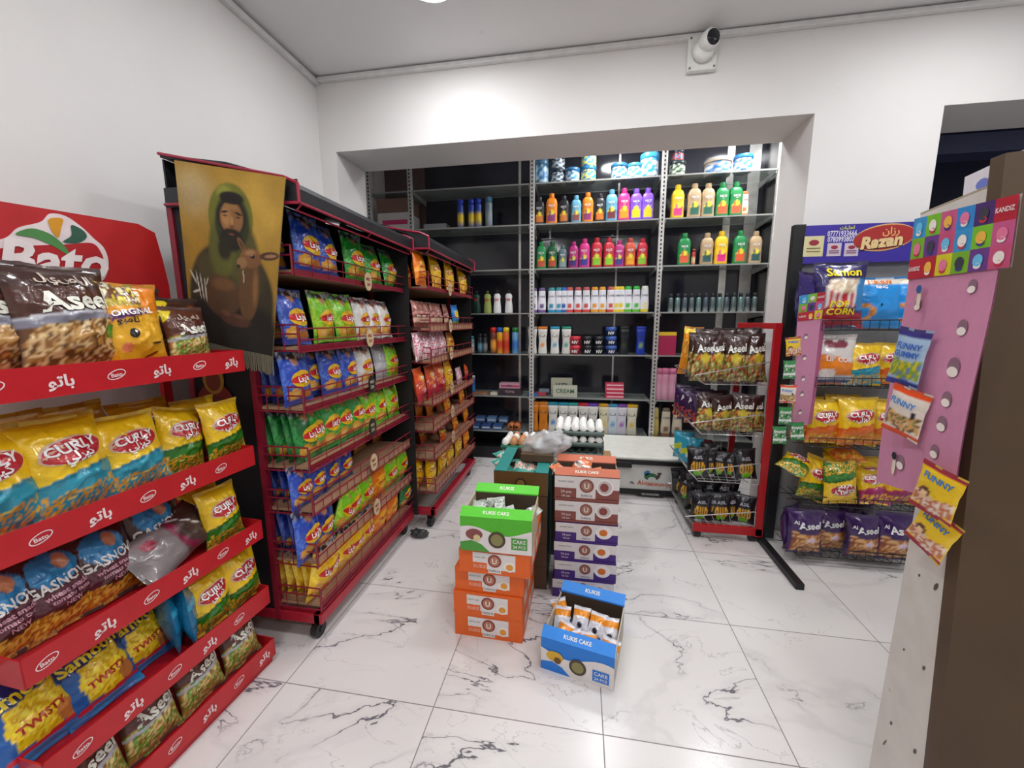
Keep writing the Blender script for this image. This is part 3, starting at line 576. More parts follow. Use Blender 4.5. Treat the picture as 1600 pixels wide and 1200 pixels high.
# hanging picture
def bann():
    Yb = 1.335
    TL, TR, BR, BL = aY(272, 250, Yb), aY(446, 277, Yb), aY(425, 557, Yb-.015), aY(300, 530, Yb-.03)
    nu, nv = 120, 200; mb = MB()
    def S(u, v):   # v up
        p = (BL*(1-u)+BR*u)*(1-v) + (TL*(1-u)+TR*u)*v
        return p+Vector((0, .006*math.sin(u*9+v*2)*(1-v), 0))
    # painted layers: (centre u, v, radius u, v, colour, turn, softness)
    LY = [(.7, .78, .5, .3, 'C09A40', 0, .9), (.15, .85, .3, .2, 'B8A070', 0, .9), (.2, .5, .2, .2, 'A87E28', 0, .9),
          (.5, .26, .5, .36, '362F1C', 0, .1), (.5, .42, .4, .17, '3E3820', 0, .2), (.5, .06, .75, .28, '1E1912', 0, .3), (.27, .42, .17, .13, '4E4626', .5, .5),
          (.51, .73, .225, .205, '6C6C24', 0, .1), (.6, .56, .22, .22, '4E4A20', .2, .3), (.42, .56, .16, .2, '5A5A24', 0, .3), (.45, .87, .1, .05, '8A8A34', .3, .6),
          (.525, .71, .18, .175, '2E3418', 0, .18), (.52, .74, .15, .11, '1E1810', 0, .15),
          (.52, .735, .122, .1, '8A6038', 0, .2), (.47, .74, .06, .07, 'A87848', 0, .6), (.52, .8, .09, .025, '9A7040', 0, .6), (.52, .845, .135, .04, '1C140E', 0, .3),
          (.455, .765, .045, .008, '1C120A', .25, .4), (.585, .765, .045, .008, '1C120A', -.25, .4), (.46, .745, .03, .006, '20140C', 0, .4), (.58, .745, .03, .006, '20140C', 0, .4),
          (.525, .72, .013, .035, 'B48650', 0, .6), (.525, .69, .025, .01, '6A4426', 0, .5),
          (.52, .62, .135, .07, '1E1A12', 0, .3), (.52, .665, .08, .012, '20160E', 0, .4), (.52, .648, .032, .007, '7A4030', 0, .4), (.45, .56, .09, .08, '262412', 0, .5),
          (.4, .29, .24, .125, '50361F', .05, .15), (.42, .36, .18, .05, '6E4C2C', .05, .6), (.7, .36, .115, .2, '5E4024', -.05, .15), (.76, .38, .04, .15, '7E5A34', 0, .7),
          (.71, .535, .115, .058, '7C5432', .22, .12), (.62, .5, .06, .035, '8E6A44', .9, .25), (.59, .478, .022, .013, '2A1A10', 0, .4), (.7, .565, .07, .02, '9A744C', .25, .6),
          (.9, .565, .115, .026, '4A3220', .2, .2), (.91, .566, .08, .012, '9A7052', .2, .4), (.615, .6, .03, .05, '7C5432', .5, .3), (.615, .6, .014, .034, '4E3424', .5, .4),
          (.725, .545, .03, .012, '3A2414', 0, .3), (.725, .545, .02, .009, '0A0806', 0, .3), (.717, .549, .005, .003, 'E8E0D0', 0, .3),
          (.64, .42, .006, .05, 'C8B8A0', .1, .4), (.55, .17, .2, .045, '4E2E20', -.08, .3), (.45, .2, .08, .02, '6A4430', -.2, .5), (.6, .19, .08, .015, '5E3A28', -.1, .5),
          (.08, .37, .01, .05, 'C8C2B4', .5, .3), (.13, .33, .009, .09, 'C8C2B4', .15, .3), (.17, .32, .009, .085, 'C8C2B4', .1, .3), (.21, .31, .009, .08, 'C8C2B4', .05, .3), (.24, .36, .007, .03, 'C8C2B4', -.4, .3), (.1, .29, .05, .008, 'C8C2B4', .4, .3)]
    LL = [(a, b, c, d, H(e), math.cos(f), math.sin(f), g) for a, b, c, d, e, f, g in LY]
    def col(u, v):
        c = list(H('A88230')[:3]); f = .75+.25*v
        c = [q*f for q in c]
        for a, b, rx, ry, cc_, co, si, sf in LL:
            x, y = u-a, (v-b)*1.65
            if abs(x) > rx+ry*1.65 and abs(y) > rx+ry*1.65: continue
            d = math.sqrt(((x*co+y*si)/rx)**2+((-x*si+y*co)/(ry*1.65))**2)
            if d < 1:
                k = min(1, (1-d)/sf); k = k*k*(3-2*k); c = [p*(1-k)+q*k for p, q in zip(c, cc_[:3])]
        n = 1+.16*noise.noise(Vector((u*6, v*8, 0)))
        return tuple(min(1, q*n) for q in c)+(1,)
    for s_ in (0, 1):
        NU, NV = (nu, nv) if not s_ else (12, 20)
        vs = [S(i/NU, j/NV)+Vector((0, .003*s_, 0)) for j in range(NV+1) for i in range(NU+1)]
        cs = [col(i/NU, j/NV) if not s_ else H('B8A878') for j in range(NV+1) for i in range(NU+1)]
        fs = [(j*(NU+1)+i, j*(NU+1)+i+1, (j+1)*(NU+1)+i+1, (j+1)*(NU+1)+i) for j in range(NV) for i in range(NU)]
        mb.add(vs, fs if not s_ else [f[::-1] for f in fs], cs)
    o = mb.obj('hanging_banner', MATTE(), None, True); setp(o, 'yellow cloth banner of a hooded person holding a fawn', 'banner')
    mb = MB()
    for i in range(70):
        u = i/69; p = S(u, 0); mb.tube(p, p+Vector((random.uniform(-.004, .004), 0, -.07+random.uniform(-.006, .006))), .002, 4)
    mb.obj('fringe', mat('grey_fringe', '6E6A58', .9), o)
bann()
# rows of bags: list of (type, pixel x of bag centre), facing the aisle
def grow(zs, r, X, items, where, unit, lean=8, sc_=.9, dx=.055, wide=None):
    for i, it in enumerate(items):
        k, px = it[0], it[1]; s_ = it[2] if len(it) > 2 else sc_; back = it[3] if len(it) > 3 else 0; rl = it[4] if len(it) > 4 else 0
        z = zs[r]; hh = .1
        p = aX(px, 500, X-dx-back)
        # find y using a point at the bag's middle height (pixel column only matters)
        for _ in range(3):
            d = ray(px, 500+ (CAMZ-(z+hh))*FPX/max(.5, p.y)); p = CP+d*((X-dx-back)/d.x)
        nm = TY[k][1]
        lab = f'{nm}, {ORD[i]} along, {where}'
        if len(lab.split()) > 16: lab = f'{" ".join(nm.split()[:3])}, {ORD[i]} along, {where}'
        bag(k, (X-dx-back, p.y, z+.003), 90+random.uniform(-5, 5), lab, f'bags on the {unit}', lean+random.uniform(-3, 3), 1+i % 2, s_, rl+random.uniform(-3, 3), wide=wide)
W1 = ['top shelf, nearer rack', 'second shelf, nearer rack', 'third shelf, nearer rack', 'fourth shelf, nearer rack', 'fifth shelf, nearer rack', 'sixth shelf, nearer rack', 'bottom shelf, nearer rack']
W2 = [s_.replace('nearer', 'farther') for s_ in W1]
U1, U2 = 'nearer black-canopied rack', 'farther black-canopied rack'
grow(ZG1, 0, GX1, [('cb', 480), ('cb', 513, .85), ('cg', 555), ('cg', 585, .82), ('cg', 612, .85), ('or', 634, .85)], W1[0], U1)
grow(ZG1, 1, GX1, [('cb', 462), ('cl', 507), ('cl', 541), ('cr', 568, .82), ('cr', 586, .82), ('cr', 603, .8), ('cl', 625, .72)], W1[1], U1, sc_=.85)
grow(ZG1, 2, GX1, [('cb', 466), ('cb', 492, .85, .05), ('cb', 520), ('cb', 548), ('cr', 572, .8), ('gy', 597, .8), ('cl', 614, .8), ('cl', 632, .82)], W1[2], U1, sc_=.82)
grow(ZG1, 3, GX1, [('cg', 495), ('cg', 520), ('cg', 541), ('cg', 560), ('cl', 576, .84), ('cl', 597, .82), ('cl', 615, .82), ('cl', 631, .82)], W1[3], U1, sc_=.9)
grow(ZG1, 4, GX1, [('cb', 475, .68), ('cb', 498, .66), ('cb2', 520, .66), ('cb2', 540, .62), ('pt', 562, .85, .15), ('pt', 592, .85, .15), ('pt', 618, .8, .12)], W1[4], U1, sc_=.75, lean=2)
grow(ZG1, 5, GX1, [('cb', 488, .86), ('cb2', 510, .8), ('cl', 532, .8, 0, 30), ('cl', 551, .84), ('cl', 572, .82), ('or', 592, .76), ('cl', 610, .8), ('cl', 629, .8)], W1[5], U1, lean=0, dx=.045)
grow(ZG1, 6, GX1, [('cy', 500, .86, 0, 14), ('cy', 520, .84, 0, -10), ('cy', 537, .84, 0, 12), ('cy', 554, .82), ('cy', 572, .82), ('or', 592, .76), ('or', 611, .76), ('cd', 631, .82)], W1[6], U1, sc_=.8, lean=-4, dx=.045)
# the same kinds stacked one behind another at the near end
def stack_end(r, k, n, sc_, z0=ZG1, X=GX1, Y=1.48, where='nearer rack', st=.052, start=.1):
    for i in range(n):
        lab = f'{TY[k][1]}, {ORD[i+1]} back at near end, {W1[r].split(",")[0]}'
        if len(lab.split()) > 16: lab = f'{" ".join(TY[k][1].split()[:3])}, {ORD[i+1]} back at near end, {W1[r].split(",")[0]}'
        bag(k, (X-.05-start-i*st, Y+random.uniform(-.008, .008), z0[r]+.003), 90+random.uniform(-4, 4), lab, 'bags on the '+U1, 8, 1+i % 2, sc_, random.uniform(-2, 2))
stack_end(0, 'cb', 2, .9); stack_end(2, 'cb2', 3, .82); stack_end(3, 'cd', 4, .85, start=.05); stack_end(4, 'cb2', 4, .6, start=.06); stack_end(5, 'cb2', 4, .78, start=.07); stack_end(6, 'cy', 5, .78, start=.03, st=.045)
stack_end(1, 'cb', 2, .85)
bag('cd', (GX1-.055, 1.47, ZG1[3]+.003), 90, 'dark green crisps bag in front at near end, fourth shelf', 'bags on the '+U1, 8, 1, .85)
grow(ZG2, 0, GX2, [('or', 657), ('yw', 683), ('yw', 703), ('yw', 725)], W2[0], U2, sc_=.82)
grow(ZG2, 1, GX2, [('bw', 652), ('bw', 661), ('bw', 670), ('bw', 679), ('bw', 688), ('bw', 698), ('bl', 712, .85)], W2[1], U2, sc_=.8)
grow(ZG2, 2, GX2, [('pk', 655), ('pk', 668), ('pk', 680), ('pk', 692), ('pt', 704, .9)], W2[2], U2, sc_=.9)
grow(ZG2, 3, GX2, [('ro', 660), ('ro', 675), ('ro', 689), ('yw', 702, .75), ('pk', 718, .7), ('ro', 730, .6)], W2[3], U2, sc_=.92)
grow(ZG2, 4, GX2, [('or', 655, .6, .15), ('or', 672, .6, .1), ('or', 686, .6, .1), ('or', 700, .58), ('or', 722, .62), ('or', 732, .62)], W2[4], U2)
grow(ZG2, 5, GX2, [('pd', 662, .6, .12), ('pd', 692, .62), ('or', 712, .62), ('or', 728, .66)], W2[5], U2)
grow(ZG2, 6, GX2, [('yw', 674, .74), ('yw', 690, .76), ('yw', 703, .78), ('yw', 716, .78), ('or', 728, .78)], W2[6], U2, lean=3)
for i, yy in enumerate((0, 1, 2)):
    bag('yw', (GX2-.12-i*.075, 2.43, ZG2[6]+.003), 90, f'yellow snack bag, {ORD[i+1]} back at near end, bottom shelf, farther rack', 'bags on the '+U2, 4, 1, .76)
# oval price tags
for (px, py, X, w_) in ((575, 440, GX1, 'top shelf of the nearer rack'), (578, 528, GX1, 'second shelf of the nearer rack'), (581, 600, GX1, 'third shelf, nearer rack, black one'), (582, 667, GX1, 'fourth shelf, nearer rack, black one'), (584, 722, GX1, 'fifth shelf of the nearer rack'), (589, 792, GX1, 'sixth shelf of the nearer rack'),
                        (703, 452, GX2, 'top shelf of the farther rack'), (704, 509, GX2, 'second shelf of the farther rack'), (705, 552, GX2, 'third shelf of the farther rack'), (706, 605, GX2, 'fourth shelf of the farther rack'), (707, 643, GX2, 'fifth shelf of the farther rack'), (708, 682, GX2, 'sixth shelf of the farther rack')):
    p = aX(px, py, X+.022); dark = 'black' in w_
    mb = MB(); f_ = lambda x, y: Vector((.002, x, y)); mb.ell(0, 0, .034, .045, f_, H('2A2624' if dark else 'D8BE98')); mb.ell(0, 0, .034, .045, lambda x, y: Vector((-.001, x, y)), H('2A2624' if dark else 'D8BE98'))
    mb.text('MIX', 0, .012, .022, lambda x, y: Vector((.003, x, y)), H('D8C8A8' if dark else '9A3A28')); mb.text('250', 0, -.014, .022, lambda x, y: Vector((.003, x, y)), H('D8C8A8' if dark else '9A3A28'))
    o = mb.obj('price_tag', PRINT(), None, loc=p); setp(o, f'oval price tag on the {w_.replace(", black one", "")}' if not dark else f'dark oval price tag on the {w_.replace(", black one", "")}', 'price tag', 'oval price tags')
# ------------------------------------------------------------------ glass shelf rack at the back
YR = 3.8; YK = 4.15; ZR = [.30, .655, 1.07, 1.458, 1.86, 2.255, 2.605]
UX = [-2.04, -1.62, -.456, .673, 1.577]
rr = thing('shelf_rack', 'tall black glass-shelved rack of bottles filling the back alcove', 'rack', (0, YR, 0)); MT = Matrix.Translation((0, -YR, 0))
MB().box(-1.6, 1.6, YK-.01, YK, .1, 2.98, M=MT).obj('back_panel', mat('black_gloss_panel', '2A2B34', .1, 0, .3, 3), rr)
MB().box(-2.04, -1.6, YK-.01, YK, .1, 2.98, M=MT).obj('back_panel', mat('brown_board', '5E4A46', .5), rr)
MB().box(1.585, 1.625, YR-.02, YK, .1, 2.98, M=MT).obj('side_panel', mat('black_gloss_edge', '1A1A1E', .25), rr)
MB().box(-2.05, 1.6, YR+.04, YK, 0, .12, M=MT).obj('plinth', BLACK(), rr)
alum = mat('brushed_aluminium', 'D2D0CC', .3, .45, .15)
for i, x in enumerate(UX):
    u = MB().box(x-.022, x+.022, YR-.012, YR+.02, .12, 2.98, M=MT).obj('upright', alum, rr, bev=.003)
    mb = MB()
    for q in range(84): mb.box(x-.006, x+.006, YR-.0135, YR-.011, .16+q*.034, .178+q*.034, M=MT)
    mb.obj('slots', BLACK(), u)
for x, wd in ((-.62, .012), (.33, .008), (1.30, .03), (1.5, .05)):
    MB().box(x-wd, x+wd, YK-.016, YK-.008, .12, 2.98, M=MT).obj('panel_joint', alum, rr)
gl = mat('smoked_glass_shelf', 'B4BEB8', .12, 0, .05, alpha=.45)
for i in range(4):
    for j, z in enumerate(ZR):
        if i == 0 and j < 5: continue
        s_ = MB().box(UX[i]+.024, UX[i+1]-.024, YR-.0, YK-.02, z-.009, z, M=MT).obj('glass_shelf', gl, rr)
        mb = MB(); mb.box(UX[i]+.024, UX[i+1]-.024, YR-.004, YR+.001, z-.011, z+.001, M=MT)
        for x in (UX[i]+.03, UX[i+1]-.03): mb.add([Vector((x+dx_, yy-YR, zz)) for dx_ in (-.003, .003) for yy, zz in ((YR, z-.01), (YR, z-.035), (YK-.02, z-.06), (YK-.02, z-.01))], [(0, 1, 2, 3), (7, 6, 5, 4), (0, 4, 5, 1), (1, 5, 6, 2), (2, 6, 7, 3), (3, 7, 4, 0)])
        mb.obj('bracket', mat('grey_metal', 'A0A29E', .35, .3), s_)
MB().box(UX[2]+.02, UX[4], YR-.01, YR+.03, .235, .285, M=MT).obj('bottom_rail', BLACK(), rr)
# bottles --------------------------------------------------------------
def rowname(j, bay): return f'{["bottom", "sixth", "fifth", "fourth", "third", "second", "top"][j]} shelf, {["", "left", "middle", "right"][bay]} bay'
BC = {}
def bottle_meshes(kind, c1, c2, c3):
    key = (kind, c1, c2, c3)
    if key in BC: return BC[key]
    a, b, c = H(c1), H(c2), H(c3); out = []
    if kind == 'powder':   # shouldered flat bottle + cap, label c2, accent c3
        def col(x, fr, z):
            if fr and abs(x) < .66 and .02 < z < .1+.012*math.cos(x*5): return b if z < .075 else (c if math.sin(x*7) > -.3 else b)
            return a
        out.append(('bottle_body', MB().lathe([(.04, 0), (.046, .006)]+[(.046+.0008*math.sin(q), .006+q*.0105) for q in range(1, 16)]+[(.044, .178), (.036, .2), (.023, .21)], 24, .62, col, sq=1.5), PLAST))
        out.append(('cap', MB().lathe([(.02, .207), (.022, .212), (.022, .24), (.018, .246)], 16, .8, lambda x, f, z: a), PLAST))
        mb = MB(); f_ = lambda x, y: Vector((x, -.0322, y)); mb.rect(-.01, .01, .128, .131, f_, H('E0E0E0'), 2, 1); mb.text('NICE', 0, .145, .022, f_, H('F4F4F4'))
        out.append(('print', mb, PLAST))
    elif kind == 'shampoo':
        def col(x, fr, z):
            if .004 < z < .03: return b
            if fr and abs(x) < .45 and .04 < z < .085: return b if math.sin(z*260+x*4) > 0 else c
            return a
        out.append(('bottle_body', MB().lathe([(.03, 0), (.034, .006)]+[(.034+.003*math.sin(q*.35), .01+q*.013) for q in range(1, 15)]+[(.03, .2)], 20, .55, col, sq=.8), PLAST))
        out.append(('cap', MB().lathe([(.029, .2), (.03, .205), (.027, .225), (.02, .23)], 16, .55, lambda x, f, z: c), PLAST))
        mb = MB(); mb.text('DOVE'[:0]+'CARE', 0, .15, .022, lambda x, y: Vector((x, -.0185, y)), H('5A5A6A')); out.append(('print', mb, PLAST))
    elif kind == 'flat':    # upside-down tube with wide coloured cap on top
        def col(x, fr, z):
            return b if fr and abs(x) < .4 and .07 < z < .12 else a
        out.append(('bottle_body', MB().lathe([(.036, 0), (.041, .01), (.038, .05), (.035, .08), (.034, .12), (.036, .15), (.041, .2), (.043, .225)], 20, .5, col, sq=1), PLAST))
        out.append(('cap', MB().lathe([(.044, .225), (.044, .245), (.04, .248)], 20, .5, lambda x, f, z: c, sq=1), PLAST))
        mb = MB(); mb.text('CLR', 0, .165, .03, lambda x, y: Vector((x, -.0185, y)), H('3A3A44')); out.append(('print', mb, PLAST))
    elif kind == 'can':
        out.append(('can_body', MB().lathe([(.026, 0), (.028, .004), (.028, .06), (.028, .1), (.028, .13), (.028, .175), (.025, .185)], 20, 1, lambda x, f, z: b if .05 < z < .11 else a), PLAST))
        out.append(('cap', MB().lathe([(.027, .185), (.027, .22), (.02, .226)], 18, 1, lambda x, f, z: c), PLAST))
    elif kind == 'deo':
        out.append(('can_body', MB().lathe([(.021, 0), (.023, .004), (.023, .05), (.023, .115), (.018, .13)], 16, 1, lambda x, f, z: b if z < .02 else a), lambda: mat('grey_green_metal', 'ATTR', .3, .5)))
        out.append(('cap', MB().lathe([(.016, .13), (.016, .158), (.012, .165)], 14, 1, lambda x, f, z: c), PLAST))
    elif kind == 'jar':
        def jc(x, f, z):
            return b if f and noise.noise(Vector((x*3, z*60, 2))) > .05 else (a if .02 < z < .06 else c)
        out.append(('jar_body', MB().lathe([(.05, 0), (.055, .005)]+[(.055, .01+q*.0085) for q in range(9)], 28, 1, jc), PLAST))
        out.append(('lid', MB().lathe([(.057, .08), (.058, .083), (.058, .1), (.055, .103)], 28, 1, lambda x, f, z: c), PLAST))
    elif kind == 'cream':
        out.append(('jar_body', MB().lathe([(.042, 0), (.046, .006), (.046, .035), (.044, .045)], 22, 1, lambda x, f, z: a), PLAST))
        out.append(('lid', MB().lathe([(.046, .045), (.047, .05), (.047, .072), (.043, .075)], 22, 1, lambda x, f, z: b), PLAST))
        mb = MB(); mb.text('NV', 0, .026, .035, lambda x, y: Vector((x, -.0475, y)), H('F0F0F0')); out.append(('print', mb, PLAST))
    elif kind == 'pump':
        out.append(('bottle_body', MB().lathe([(.034, 0), (.04, .01), (.037, .07), (.03, .13), (.036, .165), (.022, .19)], 20, .6, lambda x, f, z: b if f and .03 < z < .06 and abs(x) < .6 else a), PLAST))
        out.append(('cap', MB().lathe([(.014, .19), (.014, .215), (.01, .22)], 12, 1, lambda x, f, z: c), PLAST))
        mb = MB(); mb.text('W', 0, .13, .04, lambda x, y: Vector((x, -.0235, y)), H('C8322A')); out.append(('print', mb, PLAST))
    elif kind == 'box':
        mb = MB(); mb.box(-.04, .04, -.03, .03, 0, .17, a); out.append(('carton', mb, PRINT))
        mb = MB(); mb.box(-.0405, .0405, -.0305, .0305, .17, .2, b); out.append(('carton_top', mb, PRINT))
    BC[key] = [(n, m.mesh(n, mt(), True if kind != 'box' else False)) for n, m, mt in out]
    return BC[key]
KN = {'powder': ('powder_bottle', 'powder bottle'), 'shampoo': ('shampoo_bottle', 'bottle'), 'flat': ('conditioner_bottle', 'bottle'), 'can': ('spray_can', 'spray can'), 'deo': ('deodorant_can', 'spray can'), 'jar': ('gel_tub', 'tub'), 'cream': ('cream_jar', 'jar'), 'pump': ('lotion_bottle', 'bottle'), 'box': ('carton', 'box')}
def bottle(kind, px, j, bay, cs, colname, idx, s_=1.0, Y=YR+.06, dz=0, sz=None, rz=0, extra=''):
    p = aY(px, 500, Y); z = ZR[j]+dz
    for _ in range(3): 
        d = ray(px, 498-(z+.1-CAMZ)*FPX/3.86); p = CP+d*(Y/d.y)
    nm, cat = KN[kind]
    lab = f'{colname} {nm.replace("_", " ")}{extra}, {ORD[idx]} from left, {rowname(j, bay)}'
    t = thing(nm, lab, cat, (p.x, Y, z), (0, 0, R(rz+random.uniform(-5, 5))), f'{nm.replace("_", " ")}s on the glass rack')
    t.scale = (s_, s_, sz or s_)
    for n, me in bottle_meshes(kind, *cs):
        o = bpy.data.objects.new(n, me); C.objects.link(o); o.parent = t
CO = {'orange': 'F08A1E', 'black': '26262C', 'blue': '6AAECC', 'pink': 'D8348A', 'purple': '8A5AD8', 'yellow': 'F4C81E', 'beige': 'C0A480', 'green': '1E8A4A', 'red': 'C8243A', 'magenta': 'B82A7A', 'dgreen': '165A34', 'grey': '5A7078', 'coral': 'C8503A'}
def prow(j, bay, items):
    for i, (c, lc, px, s_) in enumerate(items):
        nmc = {'dgreen': 'dark green', 'blue': 'light blue'}.get(c, c)
        bottle('powder', px, j, bay, (CO[c], lc, 'F2E23A'), nmc, i, s_, sz=s_*1.0)
prow(5, 2, [('black', 'D87A2A', 843, 1.0), ('orange', '8A3A7A', 862, 1.1), ('black', 'D8803A', 881, 1.0), ('blue', '8A4A48', 900, .98), ('orange', '9A3A7A', 918, 1.06), ('black', 'E07A2A', 937, 1.0), ('blue', '7A3038', 955, 1.12), ('pink', 'F2A01E', 974, 1.14), ('purple', 'F2D81E', 993, 1.1), ('purple', 'F2D81E', 1011, 1.1)])
prow(5, 3, [('yellow', 'E83A8A', 1057, 1.15), ('beige', '2E6A5A', 1083, 1.16), ('beige', '2E6A5A', 1104, 1.14), ('green', 'E8603A', 1126, 1.14), ('green', 'E8603A', 1147, 1.14)])
prow(4, 2, [('green', 'C84A2A', 846, 1.0), ('dgreen', 'C84A2A', 863, 1.0), ('grey', '8AA0A0', 879, .85), ('magenta', '3A2A7A', 896, .97), ('pink', '3A3A9A', 913, 1.06), ('red', '8AD02A', 932, 1.08), ('red', '8AD02A', 951, 1.06), ('magenta', '3A3A8A', 967, .96), ('coral', 'F0A81E', 984, 1.02), ('red', '8AC82A', 1003, 1.0)])
prow(4, 3, [('green', 'E8603A', 1068, 1.12), ('beige', '2E5A5A', 1103, 1.1), ('yellow', 'E82A8A', 1125, 1.14), ('green', 'E8603A', 1154, 1.14), ('beige', '2E5A5A', 1178, 1.1)])
bottle('can', 1083, 4, 3, ('B83A3A', 'E8C8A0', '8A2A2A'), 'slim red', 5, .62)
bottle('shampoo', 1161, 5, 3, ('F0E0D0', 'F0A060', 'E86A2A'), 'white and orange', 5, .88)
for i, (px, c) in enumerate(((834, 'purple'), (847, 'purple'), (862, 'teal'), (873, 'teal'), (881, 'blue'), (890, 'red'), (903, 'red'), (916, 'red'), (929, 'orange'), (941, 'orange'), (954, 'red'), (963, 'yellow'), (970, 'yellow'), (981, 'green'), (994, 'green'), (1007, 'white'))):
    cc_ = {'purple': ('7A5A9A', '6A5A8A'), 'teal': ('2E9AC8', '3A9AA8'), 'blue': ('2E6AB8', '2A6AC0'), 'red': ('E0483A', 'C85A5A'), 'orange': ('F2A82A', 'E8A02A'), 'yellow': ('F2D83A', 'F0D02A'), 'green': ('6AC83A', '3AC04A'), 'white': ('F2DC2A', 'F0F0E8')}[c]
    bottle('shampoo', px, 3, 2, ('ECECF4',)+cc_, f'white {c}-capped' if c != 'white' else 'plain white', i, 1.02)
for i in range(13):
    bottle('deo', 1048+i*10.9, 3, 3, (['5E6E6E', '6E8A88', '55606A'][i % 3], 'B0B8B8', '2A3034'), 'small grey', i, .98)
for i, (px, cs, cn) in enumerate(((730, ('163A2E', '2E5A4A', '101A16'), 'dark green'), (745, ('163A2E', '2E5A4A', '101A16'), 'dark green'), (762, ('9AA858', '2A3020', '4A5A2A'), 'olive'), (777, ('F2F2F2', 'B8C8D0', '1A1A1E'), 'white'), (795, ('F2F2F2', 'B8C8D0', '1A1A1E'), 'white'))):
    bottle('pump', px, 3, 1, cs, cn, i, .98)
for i, (px, cs, cn) in enumerate(((832, ('E8E6E0', '8A8A80', 'A8A8A4'), 'white grey-capped'), (848, ('E8E6E0', 'F0902A', 'F0822A'), 'white orange-capped'), (867, ('E8E6E0', '3AA0C8', '2EA8D0'), 'white cyan-capped'), (885, ('E8E6E0', '2EA88A', '2EA88A'), 'white teal-capped'), (975, ('1A2226', '3A4A2A', '14181C'), 'black'), (1001, ('1E3AA8', '8AB04A', '1E3AA8'), 'blue'))):
    bottle('flat', px, 2, 2, cs, cn, i, 1.05)
for k_ in range(3):
    for i, (px, a_) in enumerate(((899, '8A2430'), (918, '16181E'), (936, '16181E'), (955, '1A2A50'))):
        if k_ == 2 and i < 3: continue
        bottle('cream', px, 2, 2, (a_, 'C83040' if i == 0 else ('3A5AA8' if i == 3 else '1E2026'), '000000'), 'red' if i == 0 else ('navy' if i == 3 else 'black'), i, 1.12, dz=k_*.086, extra=['', ' stacked above', ' topmost'][k_])
for i, (px, cs, cn) in enumerate(((727, ('8AB0B8', 'C8D8DC', '3A8A9A'), 'pale teal'), (737, ('8AB0B8', 'C8D8DC', '3A8A9A'), 'pale teal'), (750, ('2A3038', '6AA0B8', '1A1A20'), 'black'), (758, ('2A3038', '8A8A8A', '1A1A20'), 'black'), (771, ('7A3A2A', 'E8A03A', 'D8281E'), 'red-capped'), (781, ('E8A82A', 'D84A2A', '1E5AB8'), 'blue-capped'), (791, ('E8703A', 'C83A2A', 'F2D01E'), 'yellow-capped'), (805, ('6AA8D8', '3A7AC8', '1E7A3A'), 'green-capped'))):
    bottle('can', px, 2, 1, cs, cn, i, .95 if i in (0, 1) else (.85 if i < 4 else 1.12), sz=.75 if i < 2 else None)
for i, px in enumerate((720, 737, 748)): bottle('can', px, 5, 1, ('2A4AA8', 'E8C82A', '1E3AB0'), 'blue and yellow', i, 1.15)
bottle('can', 764, 5, 1, ('7A8A98', '9AA8B0', '4A7A98'), 'grey', 3, 1.2)
for i, px in enumerate((1028, 1038.5, 1050)): bottle('can', px, 1, 3, ('D898B0', 'E0A8C0', 'D87AA0'), 'pink', i, 1.3)
bottle('can', 739, 1, 1, ('2A6AB0', '3A7AC0', 'C8D0D8'), 'blue', 0, .85)
for i, (px, cs, cn) in enumerate(((834, ('D8801E', 'C8701A', 'D8801E'), 'orange'), (849, ('D8801E', 'C8701A', 'D8801E'), 'orange'), (864, ('E0DED8', '3A8AC8', '2A9AB8'), 'white cyan-capped'), (880, ('E0DED8', 'A8B0A8', '2A9AB8'), 'white cyan-capped'), (895, ('E0DED8', 'A8B0A8', '2AA8A0'), 'white teal-capped'), (911, ('E0DED8', 'C85A7A', 'C8283A'), 'white red-capped'), (926, ('E0DED8', '8A6AC8', '6A3AB8'), 'white purple-capped'), (943, ('E0D8B8', 'E8B82A', 'D8A01E'), 'white yellow-capped'), (957, ('D8E0E8', '5AA0D0', '3A9AC8'), 'white blue-capped'), (971, ('DCD8E4', '9A5AB8', '7A4AA8'), 'white violet-capped'), (987, ('E0DCC8', 'D8B01E', 'E0B01E'), 'white gold-capped'))):
    bottle('flat', px, 0, 2, cs, cn, i, 1.2)
for i, (px, cs, cn) in enumerate(((1022, ('D8C06A', 'C8B05A', 'D8C88A'), 'pale yellow'), (1040, ('D8CCB8', 'A8745A', '7A6A5A'), 'cream floral'), (1058, ('D8CCB8', 'A8745A', '7A6A5A'), 'cream floral'))):
    bottle('shampoo', px, 0, 3, cs, cn, i, 1.2)
for i, px in enumerate((1033, 1048)): bottle('box', px, 2, 3, ('A81E4E', 'E8C02A', '000000'), 'magenta yellow-topped', i, 1.05)
